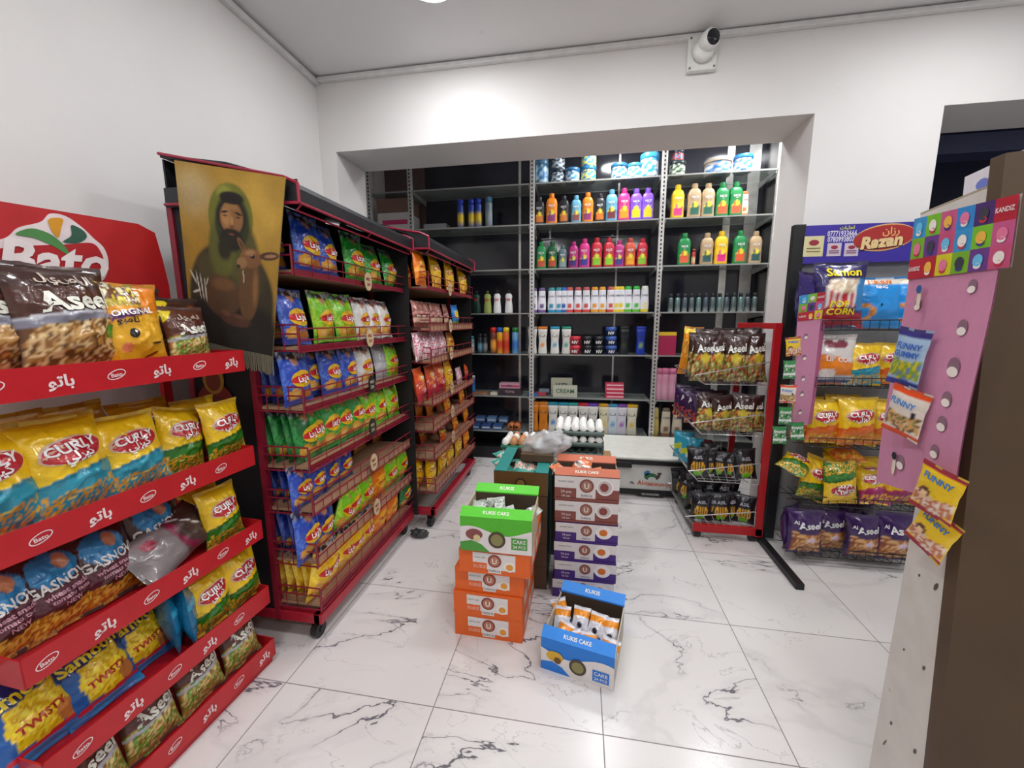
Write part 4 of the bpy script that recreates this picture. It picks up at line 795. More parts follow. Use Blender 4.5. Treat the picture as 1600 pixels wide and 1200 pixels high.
# tubs on the top shelf
def tub(px, s_, lab, cs=('3AA0D8', 'E8F0F4', '2A6A9A'), dz=0, Y=YR+.07, sz=None):
    z = ZR[6]+dz; d = ray(px, 250); p = CP+d*(Y/d.y)
    t = thing('gel_tub', lab, 'tub', (p.x, Y, z), (0, 0, R(random.uniform(-40, 40))), 'tubs on the top glass shelf'); t.scale = (s_, s_, sz or s_)
    for n, me in bottle_meshes('jar', *cs): o = bpy.data.objects.new(n, me); C.objects.link(o); o.parent = t
GW = ('2A3A50', 'C8D8E0', '1E2A3A')
tub(846, 1.25, 'blue gel tub at the left end, top glass shelf, middle bay', ('2A7AB8', 'A8C8D8', '3A6A8A'), sz=2.0)
tub(872, 1.1, 'dark gel tub, lower of a stack, second from left', GW); tub(872, 1.1, 'dark gel tub, upper of a stack, second from left', GW, dz=.115)
tub(895, 1.15, 'short blue gel tub between the two stacks of tubs'); tub(920, 1.18, 'blue gel tub, lower of the bright stack', ('2AA0E0', 'F2E86A', '2A7AB0')); tub(920, 1.18, 'blue gel tub, upper of the bright stack', ('2AA0E0', 'F2E86A', '2A7AB0'), dz=.122)
tub(968, 1.25, 'blue gel tub just right of the lamp reflection'); tub(992, 1.1, 'small blue gel tub beside the largest tub', ('4AB0E0', 'E0F0F8', '3A8AB0'), sz=1.2)
tub(1015, 1.35, 'largest blue gel tub, right end of middle bay', ('2A9AD8', 'F4F8FA', '3A9AD0'), sz=1.9)
tub(1059, 1.15, 'patterned gel tub, lower of two at the upright', ('3A6A4A', 'D8E0C8', '2A3A3A')); tub(1059, .85, 'patterned gel tub, upper of two at the upright', ('3A8AC0', 'E86A5A', '2A3A4A'), dz=.12)
tub(1122, 1.9, 'wide white and blue gel tub in the right bay', ('E8ECF0', '3A7AB8', 'B8A898'), sz=1.25, Y=YR+.13); tub(1161, 1.3, 'blue patterned gel tub at the right end', ('3A9AE0', 'F0F4F8', '2A7AC0'), sz=1.3)
# cartons and flat packs on the rack
def carton(px0, px1, z, h, d_, col, lab, name='carton', Y=YR+.03, txt=None, grp='cartons on the glass rack', tc='333333', stripe=None, cat='box'):
    a = CP+ray(px0, 500)*(Y/ray(px0, 500).y); 
    def X(px):
        d = ray(px, 498-(z+h/2-CAMZ)*FPX/3.86); return (CP+d*(Y/d.y)).x
    x0, x1 = X(px0), X(px1); mb = MB(); mb.box(-(x1-x0)/2, (x1-x0)/2, 0, d_, 0, h, H(col))
    f_ = lambda x, y: Vector((x, -.001, y))
    if stripe: mb.rect(-(x1-x0)*.42, (x1-x0)*.48, h*.3, h*.62, f_, H(stripe), 2, 1)
    if txt: mb.text(txt, 0, h*.55, h*.5, lambda x, y: Vector((x, -.002, y)), H(tc), wmax=(x1-x0)*.8)
    o = mb.obj(name, PRINT(), None, loc=((x0+x1)/2, Y, z), bev=.0015); return setp(o, lab, cat, grp)
carton(861, 894, ZR[1], .17, .06, 'B8B8A4', 'taller cream carton behind another, sixth shelf, middle bay', Y=YR+.12, txt='KEI', tc='4A4A40')
carton(864, 902, ZR[1], .11, .06, 'C4C6B4', 'low cream carton in front, sixth shelf, middle bay', txt='CREAM', tc='5A7A5A')
for q in range(4): carton(946, 975, ZR[1]+q*.037, .035, .08, ['D83A5A', 'C82E50', 'E0506A', 'C83A58'][q], f'thin pink carton, {ORD[q]} from the bottom of the pink pile', stripe='F0C8D0')
for q, (a_, b_, c_) in enumerate(((825, 840, '3A6AA8'), (835, 853, 'B83A4A'), (842, 858, '7A8A98'))): carton(a_, b_, ZR[1]+(.03 if q == 2 else 0), .03, .06, c_, f'small flat {["blue", "red", "grey"][q]} pack, sixth shelf, middle bay', 'flat_pack', Y=YR+.02+q*.05 if q != 2 else YR+.1)
carton(780, 812, ZR[1]+.072, .05, .1, 'C89AA8', 'pink striped carton on top of the dark one', txt='FINE', stripe='B83A6A'); carton(779, 814, ZR[1], .07, .12, '3A3038', 'dark carton under the pink striped one', txt='TOYA', tc='C8A0A8')
carton(733, 760, ZR[1], .022, .1, 'A87A5A', 'flat brown pack, sixth shelf, left bay', 'flat_pack'); carton(766, 777, ZR[1], .025, .08, 'D8CCB8', 'flat cream pack, sixth shelf, left bay', 'flat_pack')
for q in range(6): carton(734+q*9, 748+q*9, ZR[0]+(q % 2)*.051, .05, .1, ['3A5A98', '5A7AB0', '2E4A88', '6A8AB8', '34588E', '54749E'][q], f'blue and white soft pack, {ORD[q]} from left, bottom shelf', 'soft_pack', Y=YR+.02+(q % 2)*.11, stripe='C0CCD8', grp='soft packs on the bottom glass shelf', cat='pack')
for q in range(2): 
    p = aY(799+q*9, 668, YR+.05); mb = MB(); mb.tube((0, -.05, .04), (0, .05, .04), .038, 18, H('C8703A')); mb.tube((0, -.052, .04), (0, -.05, .04), .015, 12, H('3A2218'))
    setp(mb.obj('tape_roll', PLAST(), None, True, loc=(p.x, YR+.07+q*.0, ZR[0])), f'{["left", "right"][q]} orange roll on the bottom glass shelf', 'roll', 'orange rolls')
carton(662, 697, ZR[5], .055, .12, '8A8A8E', 'low grey carton on the second shelf of the left bay', Y=YR+.05)
for q, (z, h, c_, st) in enumerate(((2.27, .17, 'D8D4D0', 'C8346A'), (2.45, .13, '8A6A5C', None))):
    mb = MB(); mb.box(-.15, .17, 0, .28, 0, h, H(c_))
    if st: mb.rect(-.1, .16, h*.35, h*.6, lambda x, y: Vector((x, -.001, y)), H(st), 2, 1)
    setp(mb.obj('carton', PRINT(), None, loc=(-1.83, YR+.03, ZR[5] if q == 0 else ZR[5]+.171), bev=.002), ['white carton with pink stripe above the farther canopy', 'brown carton stacked on the white striped carton'][q], 'box', 'cartons at the left end of the glass rack')
# ------------------------------------------------------------------ low white chest freezer
fz = thing('chest_freezer', 'low white chest freezer with black bands under the glass rack', 'freezer', (.55, 3.13, 0))
MT = Matrix.Translation((-.55, -3.13, 0)); X0, X1 = .22, 1.0
MB().box(X0, X1, 3.13, 3.74, .025, .268, M=MT).obj('cabinet', mat('freezer_white', 'D0D0CC', .35), fz, bev=.006)
MB().box(X0-.005, X1+.005, 3.125, 3.745, .3, .325, M=MT).obj('lid', mat('freezer_lid', 'EFEFE6', .3), fz, bev=.008)
MB().box(X0-.01, X1+.01, 3.115, 3.745, .268, .3, M=MT).obj('lid_seal', BLACK(), fz, bev=.003)
MB().box(X0+.07, X0+.2, 3.095, 3.12, .245, .29, M=MT).obj('handle', BLACK(), fz, bev=.004)
MB().box(X0-.004, X1+.004, 3.12, 3.135, .03, .062, M=MT).obj('bottom_band', BLACK(), fz)
mb = MB(); mb.box(.47, .67, 3.114, 3.13, .015, .045, H('1A1A1C'), M=MT); mb.text('HI-COOLING', .57-.55, .03, .022, lambda x, y: Vector((x, -.0165, y)), H('D0D0D0')); mb.obj('name_plate', PRINT(), fz)
mb = MB(); f_ = lambda x, y: Vector((x, -.002, y))
f2 = lambda x, y: Vector((x, -.0028, y))
mb.ell(.02, .17, .05, .03, f_, H('2E6A4A')); mb.ell(.03, .15, .03, .02, f2, H('D0D0CC')); mb.ell(-.01, .2, .025, .018, f_, H('3A7AA8'), rot=.6); mb.ell(.075, .175, .012, .03, f2, H('5A3A34'), rot=-.5); mb.ell(.085, .2, .018, .008, f_, H('5A3A34'))
mb.obj('logo', PRINT(), fz); mb = MB(); mb.text('Al-taawuniya', .05, .115, .05, f2, H('C8603A'), rot=-.03, wmax=.36); mb.text('AL', -.12, .115, .03, f2, H('3A3A3A'))
mb.obj('lettering', PRINT(), fz)
setp(MB().box(-.05, .05, -.04, .1, 0, .42).obj('cardboard_stand', mat('kraft_card', 'A88458', .7), None, loc=(.19, 2.86, 0), bev=.003), 'tan cardboard piece standing left of the freezer', 'cardboard')
# ------------------------------------------------------------------ cake boxes stacked on the floor
def box_print(mb, w_, h, base, lid, style):
    f = lambda x, y: Vector((x, -.0012, y)); f2 = lambda x, y: Vector((x, -.002, y)); f3 = lambda x, y: Vector((x, -.0027, y)); f4 = lambda x, y: Vector((x, -.0034, y))
    W = H('E4DEDC')
    if style == 'orange':
        mb.rect(-w_*.3, w_*.3, h*.22, h*.9, f, W, 2, 1); mb.rect(-w_*.3, -w_*.1, h*.2, h*.48, f2, H(base), 1, 1)
        mb.text('KUKIS', -w_*.2, h*.33, h*.2, f3, H('E8B0A0'), wmax=w_*.17); mb.rect(-w_*.08, w_*.1, h*.08, h*.9, f2, W, 1, 1)
        mb.ell(0.01*w_, h*.6, h*.27, h*.27, f3, H('8A3A2A')); mb.ell(.01*w_, h*.6, h*.2, h*.2, f4, H('B87860')); mb.text('U', .01*w_, h*.6, h*.3, lambda x, y: Vector((x, -.004, y)), H('F2E8E0'))
        mb.text('kukis.iq', .01*w_, h*.2, h*.16, f3, H('8A8A8A'), wmax=w_*.15)
        mb.ell(w_*.22, h*.42, w_*.08, h*.22, f3, H('F0E8E0')); mb.ell(w_*.22, h*.4, w_*.05, h*.13, f4, H('E09A3A'))
        mb.text('classic cake', -w_*.2, h*.72, h*.14, f2, H('A8B0A8'), wmax=w_*.17)
    elif style in ('brown', 'purple'):
        c = H(base); mb.rect(-w_*.5, w_*.5, h*.0, h*.97, f, W, 2, 1); mb.rect(-w_*.5, w_*.5, 0, h*.12, f2, c, 1, 1); mb.rect(-w_*.5, -w_*.16, h*.1, h*.5, f2, c, 1, 1); mb.rect(w_*.14, w_*.5, h*.1, h*.5, f2, c, 1, 1)
        mb.ell(0, h*.62, h*.27, h*.27, f3, H('8A4A3E')); mb.ell(0, h*.62, h*.2, h*.2, f4, H('A87A6A')); mb.text('U', 0, h*.62, h*.3, lambda x, y: Vector((x, -.004, y)), H('F2E8E0'))
        mb.text('kukis.iq', 0, h*.24, h*.14, f3, H('8A8A9A'), wmax=w_*.2)
        mb.ell(w_*.28, h*.6, w_*.13, h*.33, f3, H('F2ECEA')); mb.ell(w_*.28, h*.6, w_*.105, h*.26, f4, H('C8C0C0') if style == 'brown' else H('F2ECEA')); mb.ell(w_*.27, h*.6, w_*.065, h*.17, lambda x, y: Vector((x, -.004, y)), H('8A4038' if style == 'brown' else 'D8742A'))
        mb.text('24 pcs', -w_*.32, h*.36, h*.16, f3, H('D8C8C8'), wmax=w_*.2); mb.text('18 cm', -w_*.32, h*.18, h*.14, f3, H('D8C8C8'), wmax=w_*.18); mb.text('sweet taste', -w_*.32, h*.78, h*.14, f2, H('A8A8A8'), wmax=w_*.25)
    elif style in ('green', 'blue'):
        pts = [(-w_*.5, h*.0)]+[(w_*.5, 0)]+[(w_*(.5-i/16), h*(.62+.12*math.sin(i/16*6.3+(2.4 if style == 'green' else .6)))) for i in range(17)]
        mb.poly(pts, f, W); c = H('4A9A3A') if style == 'green' else H(base)
        mb.poly([(-w_*.5, 0), (-w_*.08, 0), (-w_*.2, h*.22), (-w_*.34, h*.32), (-w_*.5, h*.25)], f2, c)
        mb.ell(-w_*.3, h*.5, w_*.12, h*.16, f3, H('8A4A48') if style == 'green' else H('D8A82A')); mb.ell(-w_*.26, h*.4, w_*.05, h*.1, f4, H('D8C890') if style == 'green' else H('6A4A1A'))
        mb.ell(.02*w_, h*.38, h*.24, h*.24, f3, H('4A3A2A')); mb.ell(.02*w_, h*.38, h*.17, h*.17, f4, H('8A8450'))
        mb.rect(w_*.22, w_*.44, h*.14, h*.48, f3, c, 1, 1); mb.text('CAKE', w_*.33, h*.38, h*.15, f4, W, wmax=w_*.18); mb.text('24 PCS', w_*.33, h*.23, h*.12, f4, W, wmax=w_*.18)
def cakebox(lab, loc, rz, w_, d_, h, base, side, style, open_=False, lip=None, grp=None, back=0, sideflaps=False):
    t = thing('cake_box', lab, 'box', loc, (0, 0, R(rz)), grp)
    b, s_ = H(base), H(side); e = .004
    mb = MB()
    if open_:
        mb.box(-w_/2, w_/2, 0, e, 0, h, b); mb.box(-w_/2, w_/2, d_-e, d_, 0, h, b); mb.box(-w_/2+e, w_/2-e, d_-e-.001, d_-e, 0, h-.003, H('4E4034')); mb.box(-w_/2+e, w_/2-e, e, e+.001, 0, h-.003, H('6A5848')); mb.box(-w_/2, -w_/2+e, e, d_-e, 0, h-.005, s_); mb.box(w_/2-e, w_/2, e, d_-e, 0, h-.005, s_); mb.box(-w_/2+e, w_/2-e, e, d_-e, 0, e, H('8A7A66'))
    else: mb.box(-w_/2, w_/2, 0, d_, 0, h, b); mb.box(w_/2-.002, w_/2+.0006, .002, d_-.002, .001, h-.001, s_); mb.box(-w_/2-.0006, -w_/2+.002, .002, d_-.002, .001, h-.001, s_)
    # printed right side
    for q in range(3): mb.add([Vector((w_/2+.001, d_*(.15+q*.28), h*.25)), Vector((w_/2+.001, d_*(.35+q*.28), h*.25)), Vector((w_/2+.001, d_*(.35+q*.28), h*.75)), Vector((w_/2+.001, d_*(.15+q*.28), h*.75))], [(0, 1, 2, 3)], H('D8C8C0') if style == 'orange' else s_)
    box_print(mb, w_, h, base, lip, style)
    mb.obj('carton_body', PRINT(), t)
    if open_ and sideflaps:
        pass
    elif open_:
        l_ = H(lip)
        m2 = MB(); M_ = Matrix.Translation((0, 0, h)) @ Matrix.Rotation(R(40), 4, 'X'); m2.box(-w_/2, w_/2, -.0, .045, -.002, .002, l_, M=M_)
        m2.text('KUKIS CAKE', 0, .022, .02, lambda x, y: M_ @ Vector((x, y, .003)), H('F0F0E0'), wmax=w_*.7); m2.obj('front_flap', PRINT(), t)
        m3 = MB(); M3 = Matrix.Translation((0, d_, h)) @ Matrix.Rotation(R(28), 4, 'X'); m3.box(-w_/2, w_/2, -.0, .05, -.002, .002, l_, M=M3)
        m3.text('KUKIS', 0, .025, .025, lambda x, y: M3 @ Vector((x, y, .003)), H('F0F0E0'), wmax=w_*.3); m3.obj('back_flap', PRINT(), t)
    if sideflaps:
        for sg in (-1, 1):
            MB().box(min(sg*w_/2, sg*(w_/2-.065)), max(sg*w_/2, sg*(w_/2-.065)), .0, d_, h-.002, h+.002, H(lip)).obj('side_flap', PRINT(), t)
    return t
OG = 'orange cake boxes in the floor stack'
for i, (x0, yy, nm) in enumerate(((-.37, 1.525, 'bottom'), (-.372, 1.522, 'second from bottom'), (-.365, 1.53, 'third from bottom'), (-.335, 1.50, 'uppermost'))):
    cakebox(f'orange cake box, {nm} of the front floor stack', (x0, yy, .109*i), -1.5, .305, .38, .107, 'E4641C', 'E4641C', 'orange', grp=OG)
cakebox('open green and white cake box on top of the orange boxes', (-.325, 1.49, .436), 0, .30, .25, .15, '52B828', 'C8B898', 'green', True, '5AD02A', back=.035)
PG = 'cake boxes in the purple and brown stack'
for i in range(4): cakebox(f'purple and white cake box, {["bottom", "second from bottom", "third from bottom", "uppermost purple one"][i]} of the right stack', (.044+(-.005, .004, 0, .006)[i], 1.85, .102*i), 0, .30, .20, .1, '4A2A7E', '3A2060', 'purple', grp=PG)
cakebox('closed brown and white cake box above the purple ones', (.046, 1.85, .41), 0, .30, .2, .11, '8A4A42', '6A3832', 'brown', grp=PG)
cakebox('open brown and white cake box with terracotta flaps', (.046, 1.85, .522), 0, .305, .2, .125, '8A4A42', 'A89888', 'brown', True, 'C86A4A', back=.03)
cakebox('open blue cake box alone on the floor at the front', (.013, 1.385, 0), -12.5, .287, .3, .14, '1E7AD8', 'C8C0B0', 'blue', True, '2A8AE8', back=.06)
TG = 'teal cake boxes in the rear stack'
for i in range(4): cakebox(f'teal sided brown box, {["bottom", "second from bottom", "third from bottom", "fourth from bottom"][i]} of the rear stack', (-.28, 1.89, .128*i), 0, .27, .38, .126, '5A4028', '1E5A58', 'none', grp=TG)
t5 = cakebox('open teal and brown cake box on the rear stack', (-.28, 1.89, .514), 0, .275, .38, .12, '6A4A26', '1E6A66', 'none', True, '2E8A84', sideflaps=True)
mb = MB(); mb.ell(0, .06, .028, .028, lambda x, y: Vector((x, -.002, y)), H('3A2A18')); mb.ell(0, .06, .02, .02, lambda x, y: Vector((x, -.003, y)), H('8A6A3A')); mb.obj('emblem', PRINT(), t5)
def cake(k, loc, rz, lab, grp, lean=50, s_=1, roll=0): bag(k, loc, rz, lab, grp, lean, None, s_, roll)
for i, (x, y, z, rz) in enumerate(((-.095, .07, .06, -20), (-.1, .15, .06, 10), (-.02, .05, .05, 20), (-.03, .17, .065, 0), (.035, .16, .065, -8), (.1, .15, .065, 5), (.1, .05, .055, -12), (.035, .09, .025, 15), (-.1, .22, .05, 40))):
    a = R(-12.5); cake('ck', (.013+x*math.cos(a)-y*math.sin(a), 1.385+x*math.sin(a)+y*math.cos(a)-.02, z), rz-12, f'wrapped blue and orange cake, {ORD[i]} one in the blue box', 'wrapped cakes in the blue box', 50, 1.0)
for i, (x, y, z, rz) in enumerate(((-.08, .05, .07, -30), (0, .06, .1, 20), (.08, .05, .07, 40), (-.03, .14, .08, 100), (.07, .14, .05, -60), (-.09, .15, .05, 10))):
    cake('ckG', (-.325+x, 1.51+y, .436+z), rz, f'silver wrapped cake, {ORD[i]} one in the green box', 'wrapped cakes in the green box', 60, 1)
for i, (x, y, z, rz) in enumerate(((-.09, .05, .06, 50), (-.01, .04, .07, 0), (.09, .06, .04, 30), (-.08, .11, .08, -60))):
    cake('ckO', (.046+x, 1.87+y, .522+z), rz, f'orange wrapped cake, {ORD[i]} one in the open brown box', 'wrapped cakes in the brown box', 55, 1)
for i, (x, y, z, rz) in enumerate(((-.08, .1, .07, 50), (-.02, .08, .07, 0), (.06, .1, .06, 30), (.1, .22, .07, -60), (-.09, .24, .07, 60))):
    cake('ckT', (-.28+x, 1.91+y, .514+z), rz, f'turquoise wrapped cake, {ORD[i]} one in the teal box', 'wrapped cakes in the teal box', 70, 1)
# ------------------------------------------------------------------ eggs
egg_me = MB().lathe([(.001, 0), (.012, .002), (.019, .01), (.0225, .022), (.021, .034), (.016, .046), (.009, .054), (.002, .057)], 16).mesh('egg', mat('egg_shell', 'F2F0EC', .4, 0, .03), True)
eggb_me = MB().lathe([(.001, 0), (.012, .002), (.019, .01), (.0225, .022), (.021, .034), (.016, .046), (.009, .054), (.002, .057)], 16).mesh('egg', mat('brown_egg_shell', 'C88A5A', .45, 0, .05), True)
def tray(nx, ny, p, col='6A7A74'):
    mb = MB(); w_, d_ = nx*p, ny*p; n = 6
    NX, NY = nx*n, ny*n; vs = []
    for s_ in (0, 1):
        for j in range(NY+1):
            for i in range(NX+1):
                x, y = i/n, j/n; z = .03-.022*abs(math.sin(math.pi*x))*abs(math.sin(math.pi*y)) + .012*(abs(math.cos(math.pi*x))*abs(math.cos(math.pi*y)))**3
                vs.append(Vector((x*p-w_/2, y*p-d_/2, z-(.003 if s_ else 0))))
    o = (NX+1)*(NY+1); fs = []
    for j in range(NY):
        for i in range(NX):
            a = j*(NX+1)+i; fs.append((a, a+1, a+NX+2, a+NX+1)); b = a+o; fs.append((b, b+NX+1, b+NX+2, b+1))
    mb.add(vs, fs); mb.box(-w_/2, w_/2, -d_/2-.002, -d_/2, .006, .032); mb.box(-w_/2, w_/2, d_/2, d_/2+.002, .006, .032); mb.box(-w_/2-.002, -w_/2, -d_/2, d_/2, .006, .032); mb.box(w_/2, w_/2+.002, -d_/2, d_/2, .006, .032)
    return mb.mesh('egg_tray', mat('pulp_'+col, col, .85, 0, .12, 80, .4, 200), True)
EY = 2.34; ex = .005; tm_ = tray(6, 5, .046); P = .046
tb = MB(); 
setp(MB().box(-.15, .15, -.13, .13, 0, .475, H('4A3A2E')).obj('carton', mat('brown_carton', '5A4632', .7), None, loc=(ex, EY, 0), bev=.003), 'brown carton carrying the stack of grey egg trays', 'box')
TZ = [.476, .54, .604, .668, .732]
for k_, z in enumerate(TZ):
    o = bpy.data.objects.new('egg_tray', tm_); C.objects.link(o); o.location = (ex, EY, z)
    setp(o, f'grey green egg tray, {["bottom", "second from bottom", "middle", "second from top", "topmost"][k_]} of the right stack', 'egg tray', 'egg trays in the right stack')
    for j in range(5):
        if k_ < 4 and j > 0: break
        for i in range(6):
            if k_ in (0, 2) : continue
            if k_ == 4 and j == 4 and i > 3: continue
            e = bpy.data.objects.new('egg', egg_me); C.objects.link(e); e.location = (ex+(i-2.5)*P, EY+(j-2)*P, z+.012)
            e.rotation_euler = (R(random.uniform(-8, 8)), R(random.uniform(-8, 8)), random.uniform(0, 6)); e.scale = (1, 1, 1.0)
            where = {4: 'topmost tray', 3: 'second tray', 1: 'fourth tray'}[k_]
            setp(e, f'white egg, {ORD[i]} from left, {["front", "second", "third", "fourth", "back"][j]} row, {where} of right stack', 'egg', 'white eggs in the right stack')
# left egg pile on cartons
setp(MB().box(-.15, .15, -.12, .14, 0, .53).obj('carton', mat('brown_carton', '5A4632', .7), None, loc=(-.325, 2.42, 0), bev=.003), 'brown carton under the mixed eggs and the plastic bag', 'box')
t2_ = tray(5, 4, .05, '3E8A6E')
for k_, z in enumerate((.532, .6)):
    o = bpy.data.objects.new('egg_tray', t2_); C.objects.link(o); o.location = (-.34, 2.42, z); setp(o, f'green egg tray with mixed eggs, {["lower", "upper"][k_]} of the left pair', 'egg tray', 'green egg trays')
    for j in range(4 if k_ else 1):
        for i in range(5):
            w_ = (i < 1) or random.random() < .35
            e = bpy.data.objects.new('egg', egg_me if w_ else eggb_me); C.objects.link(e); e.location = (-.34+(i-2)*.05, 2.42+(j-1.5)*.05, z+.012); e.scale = (1.05, 1.05, 1.05); e.rotation_euler = (R(random.uniform(-12, 12)), R(random.uniform(-12, 12)), 0)
            setp(e, f'{"white" if w_ else "brown"} egg, {ORD[i]} from left, {["front", "second", "third", "back"][j]} row, {["lower", "upper"][k_]} green tray', 'egg', 'mixed eggs in the green trays')
mb = MB(); bm_ = bmesh.new(); bmesh.ops.create_icosphere(bm_, subdivisions=4, radius=1)
vs = []
for v in bm_.verts:
    n = v.co.normalized(); r_ = 1+.28*noise.noise(n*2.2)+.16*noise.noise(n*6+Vector((3, 1, 0)))+.07*noise.noise(n*15)
    vs.append(Vector((n.x*.13*r_, n.y*.07*r_, n.z*.075*r_+.02*n.x)))
mb.add(vs, [tuple(v.index for v in f.verts) for f in bm_.faces]); bm_.free()
o = mb.obj('plastic_bag', mat('thin_clear_plastic', 'E8E8EA', .12, 0, .05, 20, 1, 40, alpha=.45, coat=1), None, True, loc=(-.17, 2.12, .71)); setp(o, 'crumpled clear plastic bag on top of the cartons by the eggs', 'plastic bag')
setp(MB().box(-.085, .085, -.0, .11, 0, .04).obj('cardboard_piece', mat('brown_carton', '5A4632', .7), None, loc=(-.215, 2.03, .64), bev=.002), 'small brown carton piece below the plastic bag', 'cardboard')
# ------------------------------------------------------------------ red rack with chrome baskets
br = thing('basket_rack', 'red framed wheeled rack with four chrome wire baskets', 'rack', (.92, 2.85, 0)); o_ = Vector((-.92, -2.85, 0)); MT = Matrix.Translation(o_)
BY0, BY1, BX0, BX1 = 2.545, 3.09, .71, 1.10
for y in (BY0, BY1): MB().box(1.105, 1.145, y-.0, y+.022, .04, 1.365, M=MT).obj('post', RED(), br, bev=.002)
MB().box(1.105, 1.145, BY0+.022, BY1, 1.33, 1.365, M=MT).obj('top_bar', RED(), br, bev=.002)
mb = MB(); mb.box(.74, 1.15, BY0, BY0+.03, .045, .095, M=MT); mb.box(.74, 1.15, BY1-.01, BY1+.02, .045, .095, M=MT); mb.obj('base_frame', RED(), br, bev=.003); MB().box(.74, .77, BY0+.03, BY1-.01, .045, .08, M=MT).obj('base_side', mat('worn_dark_metal', '4A4648', .4, .3), br, bev=.003)
for x in (.77, 1.1):
    for y in (BY0+.03, BY1-.03): MB().tube(Vector((x-.02, y, .024))+o_, Vector((x+.02, y, .024))+o_, .024, 16).obj('caster', mat('black_rubber', '1E1F20', .5), br)
BZ = [(1.0, 1.053, 1.14), (.69, .756, .826), (.385, .446, .519), (.09, .142, .205)]
for zb, zf, zk in BZ:
    mb = MB(); A = lambda x, y, z: Vector((x, y, z))+o_
    yb = [BY0+.005, BY1-.005]; xf, xb = BX0, BX1
    for y in yb:
        mb.tube(A(xf-.02, y, zf), A(xb, y, zk), .0035); mb.tube(A(xf+.04, y, zb), A(xb, y, zb), .003)
        for i in range(9): u = i/8; mb.tube(A(xf+.04+(xb-xf-.04)*u, y, zb), A(xf-.02+(xb-xf+.02)*u, y, zf+(zk-zf)*u), .0017, 4)
    mb.tube(A(xf-.02, yb[0], zf), A(xf-.02, yb[1], zf), .0035); mb.tube(A(xf+.04, yb[0], zb), A(xf+.04, yb[1], zb), .003)
    for i in range(1, 12): y = yb[0]+(yb[1]-yb[0])*i/12; mb.tube(A(xf-.02, y, zf), A(xf+.04, y, zb), .0017, 4); mb.tube(A(xf+.04, y, zb), A(xb, y, zb), .0017, 4)
    for i in range(1, 6): x = xf+.04+(xb-xf-.04)*i/6; mb.tube(A(x, yb[0], zb), A(x, yb[1], zb), .0017, 4)
    mb.obj('wire_basket', CHROME(), br)
def brow(zb, items, nm, s_=.95, wide=None, y0=BY0+.065, step=.095):
    n = 0
    for (k, px, row, sc_) in items:
        Y = y0+row*step; d = ray(px, 600); X = CP.x+d.x*Y/d.y
        for _ in range(2): d = ray(px, 500+(CAMZ-zb-.1)*FPX/Y*1.0); X = d.x*Y/d.y
        lab = f'{TY[k][1]}, {ORD[n]} one in the {nm} basket'
        if len(lab.split()) > 16: lab = f'{" ".join(TY[k][1].split()[:5])}, {ORD[n]} one in the {nm} basket'
        bag(k, (X, Y, zb+.006), random.uniform(-38, 14) if row else random.uniform(-22, 22), lab, f'bags in the wire baskets', random.uniform(2, 10), 1+n % 2, sc_*s_, random.uniform(-5, 5), wide=wide); n += 1
MIXS = 1.36
brow(BZ[0][0], [('mix', 1096, 0, 1), ('mix', 1122, 0, 1), ('mix', 1150, 0, 1), ('mix', 1182, 0, 1), ('mix', 1100, 1, 1.1), ('mix', 1132, 1, 1.12), ('mix', 1162, 1, 1.12), ('mix', 1090, 2, 1.0), ('mix', 1124, 2.2, 1.05), ('mix', 1152, 2.2, 1.05), ('ors', 1074, 3.4, .92), ('mix', 1110, 3.3, 1.0), ('mix', 1138, 3.4, 1.0)], 'top', MIXS, wide=.95)
brow(BZ[1][0], [('mix', 1106, 0, .95), ('mix', 1130, 0, .9), ('mix', 1158, 0, .95), ('mix', 1180, 0, .9), ('mxp', 1100, 1, .95), ('mix', 1125, 1, .95), ('mxp', 1088, 2, .9), ('mxp', 1077, 3.1, .9), ('mxp', 1068, 4.1, .9)], 'second', 1.17, wide=.98)
brow(BZ[2][0], [('hand', 1092, 0, 1), ('hand', 1108, .5, .8), ('hand', 1124, .5, .8), ('hand', 1140, .5, .8), ('hand', 1168, 0, 1), ('hand', 1110, 1.5, .9), ('aqs', 1078, 2.5, 1), ('aqs', 1069, 3.8, 1), ('pd', 1092, 3, .8)], 'third', .9)
brow(BZ[3][0], [('hand', 1095, 0, .8), ('hand', 1112, .3, .8), ('hand', 1128, 0, .8), ('hand', 1145, .3, .8), ('hand', 1163, 0, .8), ('hand', 1088, 1.5, .9), ('hand', 1108, 1.8, 1), ('hand', 1130, 1.8, 1), ('hand', 1074, 3, .9), ('hand', 1066, 4, .9)], 'bottom', 1.08)
# ------------------------------------------------------------------ black stand with header sign
SY = 2.6; sx0, sx1 = 1.2, 2.02
bs = thing('wire_display_stand', 'black snack stand with a blue header sign against the back wall', 'rack', (1.6, SY, 0)); o_ = Vector((-1.6, -SY, 0)); MT = Matrix.Translation(o_)
for x in (sx0, sx1): MB().box(x-.03, x+.03, SY-.02, SY+.02, .02, 1.91, M=MT).obj('post', BLACK(), bs, bev=.003)
for x in (sx0-.05, sx1): MB().box(x-.02, x+.02, 2.1, SY+.1, 0, .035, M=MT).obj('foot', BLACK(), bs, bev=.003)
MB().box(sx0, sx1, SY+.012, SY+.018, .1, 1.7, M=MT).obj('back_board', mat('grey_board', '8A8A8C', .5), bs)
mb = MB(); mb.box(sx0+.03, sx1, SY-.024, SY-.018, 1.695, 1.9, H('3A2A9A'), M=MT)
PX = lambda px, py: (lambda q: (q.x-1.6, q.z))(aY(px, py, SY-.024))
fb = lambda x, y: Vector((x, -.0255, y)); fb2 = lambda x, y: Vector((x, -.0265, y)); fb3 = lambda x, y: Vector((x, -.0275, y)); fb4 = lambda x, y: Vector((x, -.0285, y))
